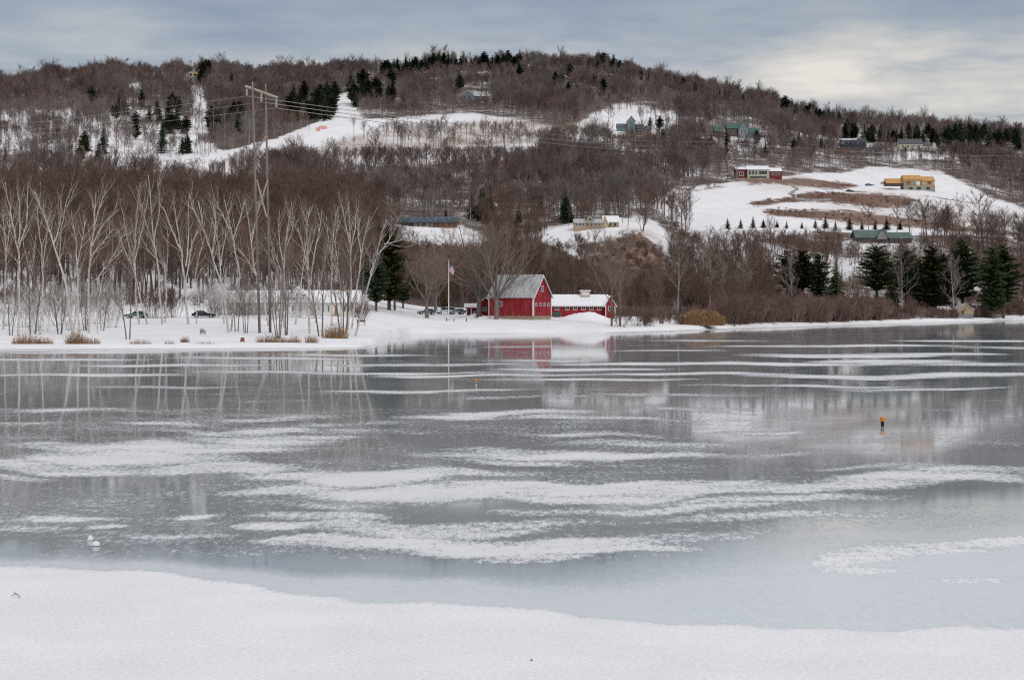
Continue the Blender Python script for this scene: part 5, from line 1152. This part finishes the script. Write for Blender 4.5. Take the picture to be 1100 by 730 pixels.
# ------------------------------------------------------------------ flagpole
d = at(482, 344); p = gpt(482, d); s = d/F; ph = 63.5*s
o = empty('flagpole', p); tag(o, 'tall white flagpole on the snow lawn near the red barn', 'flagpole')
MB().lathe([(.13, -.4), (.12, .0), (.10, ph*.5), (.06, ph*.99), (.06, ph)], 10).build('pole', M['white'], o, True)
MB().lathe([(.02, ph), (.10, ph+.05), (.13, ph+.13), (.10, ph+.21), (.01, ph+.27)], 10).build('finial', M['cream'], o, True)
MB().lathe([(.26, -.3), (.26, .10), (.16, .18)], 12).build('base_collar', M['stone'], o)
# the flag hangs half furled: a cloth of 13 stripes and a blue canton
fl = MB(); nx, nz = 14, 26; fw, fh = 1.55, 2.55
def cloth(i, j):
    a = i/nx; c = j/nz
    x = .09+fw*a*(.55+.25*math.sin(3.0*c+.4)); y = .16*math.sin(a*9+c*2.2)*(.3+a)
    z = -fh*c*(.62)-a*fh*.42-.12*math.sin(a*7)*a
    return (x, y, z)
for i in range(nx+1):
    for j in range(nz+1): fl.v.append(cloth(i, j))
cells = []
for i in range(nx):
    for j in range(nz):
        a = i*(nz+1)+j; fl.f.append((a, a+1, a+nz+2, a+nz+1)); cells.append((i, j))
        star = (i < nx*.42 and j < nz*7/13)
        fl.mi.append((1 if (i*2+j) % 5 == 2 else 2) if star else (0 if (j//2) % 2 == 0 else 1))
fo = fl.build('flag', [M['flag_red'], M['flag_white'], M['flag_blue']], None, True); fo.location = p+Vector((0, 0, ph-.55)); fo.rotation_euler = (0, 0, -.25)
sd = fo.modifiers.new('thick', 'SOLIDIFY'); sd.thickness = .012
tag(fo, 'limp striped red and white flag with blue canton on the white pole', 'flag')

# ------------------------------------------------------------------ twin wooden power poles and their lines
DP = at(284, 357.5); sp = DP/F
def ppt(u, v, dd=0.0): return Vector(((u-UC)*sp, DP+dd, H-(v-VH)*sp))
o = empty('power_pole', ppt(284, 358)); tag(o, 'tall twin pole wooden power structure with cross arm and X braces among the birches', 'power pole', 'power poles')
def rel(v): return v-o.location
for (ub, ut, vt, dd) in ((279.5, 272, 91, -.5), (289.5, 284.5, 92, .8)):
    m = MB(); a, c = rel(ppt(ub, 361, dd)), rel(ppt(ut, vt, dd)); m.tube([a, a.lerp(c, .5), c], [.21, .18, .15], 10); m.build('pole', M['pole_wood'], o, True)
m = MB(); a, c = rel(ppt(264.5, 93.5, -.9)), rel(ppt(297, 104, 1.4)); m.tube([a, c], [.2, .2], 4); m.build('cross_arm', M['brace_wood'], o)
for x0, y0, x1, y1, dd in ((275, 232, 287, 193, .45), (286.5, 233, 276, 193, -.2), (274, 166, 285, 146, .4)):
    m = MB(); m.tube([rel(ppt(x0, y0, dd)), rel(ppt(x1, y1, dd))], [.12, .12], 4); m.build('brace', M['brace_wood'], o)
PIN = [ppt(266, 94.5, -.8), ppt(280.5, 99, .2), ppt(295.5, 104, 1.3)]
WA = [ppt(266, 104, -.8), ppt(280.5, 109.5, .2), ppt(295.5, 115, 1.3)]
for a, c in zip(PIN, WA):
    m = MB(); m.tube([rel(a), rel(c)], [.05, .05], 5)
    for k in range(7):
        q = rel(a).lerp(rel(c), .25+.1*k); m.tube([q, q-Vector((0, 0, .07))], [.16, .16], 8)
    m.build('insulator', M['insul'], o)
for q in (ppt(272, 88.5, -.5), ppt(284.5, 89.5, .8)):
    m = MB(); m.tube([rel(q), rel(q)-Vector((0, 0, .9))], [.05, .14], 6); m.build('pole_cap', M['insul'], o)
def far_pole(u, dist, hpx, label):
    p = gpt(u, dist); s = dist/F; o = empty('power_pole', p); tag(o, label, 'power pole', 'power poles')
    hw = 3.2
    for x in (-hw/2, hw/2): MB().tube([Vector((x, 0, -1)), Vector((x, 0, hpx*s))], [.28, .2], 7).build('pole', M['pole_wood'], o)
    MB().box(-hw*.95, hw*.95, -.14, .14, hpx*s-1.6, hpx*s-1.3).build('cross_arm', M['brace_wood'], o)
    MB().tube([Vector((-hw/2, -.2, hpx*s-5)), Vector((hw/2, -.2, hpx*s-2))], [.09, .09], 4).build('brace', M['brace_wood'], o)
    return [p+Vector((x, -.2, hpx*s-z)) for x, z in ((-hw*.9, 1.7), (0, 5.0), (hw*.9, 8.3))]
W1 = far_pole(721, 865*K, 30, 'distant twin power pole on the wooded slope left of the field'); W2 = far_pole(774, 880*K, 29, 'distant twin power pole just left of the long red and cream house')
W3 = far_pole(1128, 960*K, 30, 'distant twin power pole beyond the right end of the field')
WL = [P(-160, 149, DP+60), P(-160, 156.5, DP+62), P(-160, 160, DP+64)]
def wire(a, c, sag, r, label):
    pts = [a.lerp(c, k/28)-Vector((0, 0, 4*sag*(k/28)*(1-k/28))) for k in range(29)]
    m = MB(); m.tube(pts, [r]*29, 5); w = m.build('power_line', M['wire']); tag(w, label, 'power line', 'power lines'); return w
NMS = ['upper', 'middle', 'lower']
for k in range(3):
    wire(WA[k], WL[k], .6, .028, '%s of the three power lines running from the twin poles to the left edge' % NMS[k])
    wire(WA[k], W1[k], 2.2, .06, '%s of the three power lines falling from the twin poles toward the field' % NMS[k])
    wire(W1[k], W2[k], .3, .11, '%s of the short power lines between the two distant twin poles' % NMS[k])
    wire(W2[k], W3[k], 3.0, .11, '%s of the three power lines crossing above the snow field to the right' % NMS[k])

# ------------------------------------------------------------------ small things
def mound(u, v, wpx, hpx, dep, label, seed, d=None):
    d = d or at(u, v); s = d/F; rng = random.Random(seed); mb = MB(); n, k = 40, 16; a, hh = wpx*s/2, hpx*s
    ph = [rng.uniform(0, 6) for _ in range(4)]
    for j in range(k+1):
        for i in range(n+1):
            x = -1+2*i/n; y = -1+2*j/k; q = max(0, 1-x*x-y*y)
            z = hh*(q**.6)*(.86+.1*math.sin(4*x+ph[0])+.05*math.sin(9*x+4*y+ph[1])+.03*math.sin(23*x-9*y+ph[2]))-.25
            mb.v.append((x*a, y*dep, z))
    for j in range(k):
        for i in range(n): q = j*(n+1)+i; mb.f.append((q, q+1, q+n+2, q+n+1))
    o = mb.build('snow_mound', M['roofsnow'], None, True); o.location = gpt(u, d); tag(o, label, 'snow mound', 'ploughed snow mounds')
mound(628, 343, 56, 9.5, 4.0, 'long ploughed snow mound in front of the red stable', 1)
mound(533, 342, 46, 5.5, 2.0, 'ploughed snow bank along the wall end of the red barn', 2)
mound(511, 341, 26, 6, 2.5, 'small ploughed snow heap by the barn drive', 3)
d = at(598, 341); o = empty('dumpster', gpt(598, d)); tag(o, 'dark green dumpster at the gable foot of the red barn', 'dumpster'); s = d/F
MB().prism([(-.85, .1), (.85, .1), (1.0, 1.25), (-.85, 1.45)], -.62, .62, 'y').build('bin', M['green_bin'], o); MB().prism([(-.9, 1.47), (1.06, 1.26), (1.06, 1.32), (-.9, 1.53)], -.66, .66, 'y').build('lid', M['black'], o)
MB().box(-.7, .7, -.68, -.62, .75, .85).build('lift_rail', M['metal_dark'], o)
for u, v, lb in ((487.5, 345.5, 'short dark post on the snow just right of the flagpole'), (501, 345.5, 'short dark post standing alone on the snow before the drive'), (479.5, 345, 'low dark stub post left of the flagpole foot')):
    d = at(u, v); m = MB(); m.lathe([(.09, -.2), (.09, .55), (.12, .56), (.12, .66), (.05, .74)], 8); q = m.build('post', M['metal_dark']); q.location = gpt(u, d); q.rotation_euler = (.08, .1, 0); q.name = 'marker_post'; tag(q, lb, 'post', 'posts on the lawn')
d = at(218, 359.5); o = empty('lawn_chair', gpt(218, d), .5); tag(o, 'grey green wooden lawn chair facing the frozen lake', 'chair')
MB().box(-.34, .34, -.3, .3, .36, .42).build('seat', M['green_chair'], o)
bk = MB()
for k in range(5): bk.box(-.33+k*.135, -.22+k*.135, .27, .31, .30, 1.02-.05*abs(k-2))
bq = bk.build('backrest', M['green_chair'], o); bq.rotation_euler = (-.22, 0, 0)
for x in (-.36, .36):
    MB().box(x-.03, x+.03, -.36, -.28, -.1, .58).build('leg', M['green_chair'], o); MB().box(x-.03, x+.03, .22, .30, -.1, .58).build('leg', M['green_chair'], o); MB().box(x-.07, x+.07, -.4, .34, .58, .62).build('arm', M['green_chair'], o)
d = at(260.5, 367); m = MB(); rng = random.Random(5); m.lathe([(.34, -.2), (.33, .05), (.27, .3), (.25, .52), (.2, .58)], 11)
q = m.build('tree_stump', M['rust']); q.location = gpt(260.5, d); tag(q, 'rust brown cut stump at the lawn edge, right of the chair', 'stump')
d = at(388, 349); o = empty('bench', gpt(388, d), .2); tag(o, 'small dark wooden bench on the snow of the point', 'bench')
MB().box(-.8, .8, -.22, .22, .42, .48).build('seat', M['brown_wall'], o)
for x in (-.65, .65): MB().box(x-.05, x+.05, -.18, .18, -.1, .42).build('leg', M['brown_wall'], o)
MB().box(-.8, .8, .2, .25, .55, .9).build('backrest', M['brown_wall'], o)
for x in (-.7, .7): MB().box(x-.04, x+.04, .25, .29, .1, .92).build('back_post', M['brown_wall'], o)
# orange safety fence on the ski run
for u, v, wpx, lb in ((347, 139, 8, 'orange red safety netting across the ski run'), (341.5, 141, 4, 'short piece of orange red netting beside the ski run')):
    d = at(u, v); s = d/F; o = empty('safety_fence', gpt(u, d), .35); tag(o, lb, 'fence', 'safety netting on the ski run')
    m = MB()
    for k in range(6): m.box(-wpx*s/2, wpx*s/2, -.04, .04, .2+k*.42, .47+k*.42)
    m.build('netting', M['mesh_orange'], o)
    for k in range(4): x = -wpx*s/2+wpx*s*k/3; MB().tube([Vector((x, .1, -.5)), Vector((x, .1, 3))], [.07, .07], 6).build('stake', M['metal_dark'], o)
# a lift tower line up the left cut and the lamp posts by the field road
d = at(332, 139); p = gpt(332, d); o = empty('ski_lift_tower', p); tag(o, 'thin ski tow tower beside the ski run', 'tower'); MB().tube([Vector((0, 0, -1)), Vector((0, 0, 8))], [.25, .18], 8).build('mast', M['metal_dark'], o); MB().box(-1.6, 1.6, -.15, .15, 7.4, 7.8).build('cross_bar', M['metal_dark'], o)
# buoys frozen in the ice
s = H/(457.5-VH); d = s*F; o = empty('buoy', ((948-UC)*s, d, 0)); tag(o, 'frozen in marker buoy, orange top on a black body, nearer to us', 'buoy', 'marker buoys in the ice')
r = 2.0*s; MB().lathe([(r*.7, -.1), (r*.85, 0), (r*.95, 2.0*s), (r*.9, 5.2*s)], 18).build('body', M['black'], o, True); MB().lathe([(r*.95, 5.2*s), (r*1.22, 5.4*s), (r*1.25, 9.2*s), (r*.9, 9.7*s)], 18).build('cap', M['orange'], o)
s = H/(413.2-VH); d = s*F; o = empty('buoy', ((511.5-UC)*s, d, 0)); tag(o, 'far orange ball buoy on a white and black stem, frozen in the ice', 'buoy', 'marker buoys in the ice')
r = .75*s; MB().lathe([(r, -.1), (r, 1.4*s)], 12).build('stem', M['white'], o); MB().lathe([(r*1.15, 1.4*s), (r*1.15, 2.3*s)], 12).build('stem_band', M['black'], o); MB().lathe([(r, 2.3*s), (r, 3.6*s)], 12).build('stem_top', M['white'], o)
bl = MB().lathe([(1.6*s*math.sin(a*PI/10)+.001, 5.0*s-1.6*s*math.cos(a*PI/10)) for a in range(11)], 16).build('ball', M['orange'], o, True)
# a fallen twig on the near snow
s = H/(641-VH); d = s*F; rng = random.Random(9); m = MB(); m.tube([Vector((-.13, .1, .02)), Vector((-.03, .03, .07)), Vector((.05, -.05, .05)), Vector((.12, -.16, .02))], [.006, .009, .009, .004], 6); m.tube([Vector((.0, 0, .06)), Vector((-.02, -.05, .10)), Vector((-.05, -.07, .12))], [.006, .005, .003], 5)
q = m.build('fallen_twig', M['metal_dark']); q.location = ((18-UC)*s, d, 0); tag(q, 'small dark twig lying on the near snow', 'twig')
s = H/(709-VH); m = MB(); m.lathe([(.012, -.01), (.02, .005), (.015, .02), (.004, .028)], 8); q = m.build('dead_leaf', M['rust']); q.location = ((571-UC)*s, s*F, 0); tag(q, 'tiny rust speck of leaf litter on the near snow', 'leaf')
s = H/(586-VH); 
for k, (u, v, lb) in enumerate(((103, 586, 'small white lump of snow on the dark ice by the near slush edge'), (97, 580, 'smaller lump of ice beside the larger lump'))):
    s = H/(v-VH); m = MB(); m.lathe([(.05, -.02), (.11-.03*k, .02), (.09-.03*k, .08), (.03, .12)], 9); q = m.build('snow_lump', M['roofsnow']); q.location = ((u-UC)*s, s*F, 0); tag(q, lb, 'snow lump', 'lumps of snow on the ice')

# ------------------------------------------------------------------ sky and light
world = bpy.data.worlds.new('World'); sc.world = world; world.use_nodes = True
nt = world.node_tree
for n in list(nt.nodes): nt.nodes.remove(n)
out = nt.nodes.new('ShaderNodeOutputWorld'); bg = nt.nodes.new('ShaderNodeBackground'); nt.links.new(bg.outputs[0], out.inputs[0])
SUN_EL, SUN_AZ = math.radians(38), math.radians(150)   # azimuth measured clockwise from +Y (the view direction)
sky = nt.nodes.new('ShaderNodeTexSky'); sky.sky_type = 'NISHITA'; sky.sun_disc = False; sky.sun_elevation = SUN_EL; sky.sun_rotation = SUN_AZ
tc = nt.nodes.new('ShaderNodeTexCoord'); sx = nt.nodes.new('ShaderNodeSeparateXYZ'); L(nt, tc.outputs['Generated'], sx.inputs[0])
den = math_(nt, 'ADD', math_(nt, 'MAXIMUM', sx.outputs[2], 0.0), 0.15)
cx = math_(nt, 'DIVIDE', sx.outputs[0], den); cy = math_(nt, 'DIVIDE', sx.outputs[1], den)
cb = nt.nodes.new('ShaderNodeCombineXYZ'); L(nt, cx, cb.inputs[0]); L(nt, cy, cb.inputs[1])
mp = nt.nodes.new('ShaderNodeMapping'); mp.inputs['Scale'].default_value = (.8, 1.0, 1); mp.inputs['Location'].default_value = (2.3, 1.1, 0); L(nt, cb.outputs[0], mp.inputs[0])
n1 = nt.nodes.new('ShaderNodeTexNoise'); n1.inputs['Scale'].default_value = 1.05; n1.inputs['Detail'].default_value = 8; n1.inputs['Roughness'].default_value = .52; n1.inputs['Distortion'].default_value = .35; L(nt, mp.outputs[0], n1.inputs['Vector'])
n2 = nt.nodes.new('ShaderNodeTexNoise'); n2.inputs['Scale'].default_value = 3.4; n2.inputs['Detail'].default_value = 7; n2.inputs['Roughness'].default_value = .55; L(nt, mp.outputs[0], n2.inputs['Vector'])
# thin bright break in the cloud low on the right
az = math_(nt, 'ARCTAN2', sx.outputs[0], sx.outputs[1]); el = math_(nt, 'ARCSINE', sx.outputs[2])
def gauss(a0, wa, e0, we, tilt=0.0):
    da = math_(nt, 'SUBTRACT', az, math.radians(a0)); de = math_(nt, 'SUBTRACT', math_(nt, 'SUBTRACT', el, math.radians(e0)), math_(nt, 'MULTIPLY', da, tilt))
    q = math_(nt, 'ADD', math_(nt, 'POWER', math_(nt, 'ABSOLUTE', math_(nt, 'DIVIDE', da, math.radians(wa))), 2.0), math_(nt, 'POWER', math_(nt, 'ABSOLUTE', math_(nt, 'DIVIDE', de, math.radians(we))), 2.0))
    return math_(nt, 'EXPONENT', math_(nt, 'MULTIPLY', q, -1.0))
brk = math_(nt, 'MAXIMUM', gauss(13, 6.5, 8.3, 1.35, .06), math_(nt, 'MULTIPLY', gauss(-1.5, 7, 9.0, .9, .06), .45))
brk = math_(nt, 'MAXIMUM', brk, math_(nt, 'MULTIPLY', gauss(18, 6, 7.0, 1.6, 0), .8))
cl = math_(nt, 'ADD', math_(nt, 'MULTIPLY', n1.outputs[0], .62), math_(nt, 'MULTIPLY', n2.outputs[0], .38))
n3 = nt.nodes.new('ShaderNodeTexNoise'); n3.inputs['Scale'].default_value = 7.0; n3.inputs['Detail'].default_value = 6; n3.inputs['Roughness'].default_value = .6; n3.inputs['Distortion'].default_value = .6; L(nt, mp.outputs[0], n3.inputs['Vector'])
cl = math_(nt, 'ADD', cl, math_(nt, 'MULTIPLY', math_(nt, 'SUBTRACT', n3.outputs[0], .5), math_(nt, 'MULTIPLY_ADD', brk, .34, .12)))
cl = math_(nt, 'ADD', math_(nt, 'SUBTRACT', cl, .02), math_(nt, 'MULTIPLY', math_(nt, 'MULTIPLY', brk, math_(nt, 'MULTIPLY_ADD', n2.outputs[0], 1.6, -.15)), .31))
col = ramp(nt, cl, [(.33, (2.15, 2.7, 3.6)), (.43, (2.75, 3.25, 4.05)), (.51, (3.5, 3.9, 4.5)), (.59, (4.6, 4.75, 4.95)), (.68, (5.8, 5.65, 5.45)), (.86, (7.8, 7.3, 6.7))])
up = smooth(nt, sx.outputs[2], .22, .8)
col = mixc(nt, up, col, mixc(nt, 1.0, col, (2.65, 2.35, 2.08), 'MULTIPLY'))
fin = mixc(nt, .90, sky.outputs[0], col)
L(nt, fin, bg.inputs[0]); bg.inputs[1].default_value = .10
sun = bpy.data.lights.new('sun', 'SUN'); sun.energy = 1.0; sun.angle = math.radians(14); sun.color = (1, .95, .89)
so = bpy.data.objects.new('sun', sun); COL.objects.link(so)
dirv = Vector((math.sin(SUN_AZ)*math.cos(SUN_EL), math.cos(SUN_AZ)*math.cos(SUN_EL), math.sin(SUN_EL)))
so.rotation_euler = dirv.to_track_quat('Z', 'Y').to_euler(); so.location = (0, -50, 200)
# ------------------------------------------------------------------ camera
cam = bpy.data.cameras.new('camera'); cam.sensor_width = 36; cam.lens = 36*F/1100; cam.shift_y = -(365-VH)/1100; cam.clip_end = 20000; cam.clip_start = .1
co = bpy.data.objects.new('camera', cam); COL.objects.link(co); co.location = (0, 0, H); co.rotation_euler = (PI/2, 0, 0); sc.camera = co
sc.render.engine = 'CYCLES'; sc.render.resolution_x = 1024; sc.render.resolution_y = 679
sc.cycles.filter_width = 1.15; sc.cycles.max_bounces = 5; sc.cycles.diffuse_bounces = 2; sc.cycles.glossy_bounces = 2; sc.cycles.transmission_bounces = 0; sc.cycles.use_denoising = False
sc.view_settings.view_transform = 'Standard'; sc.view_settings.look = 'None'; sc.view_settings.exposure = 0.08; sc.view_settings.gamma = 1
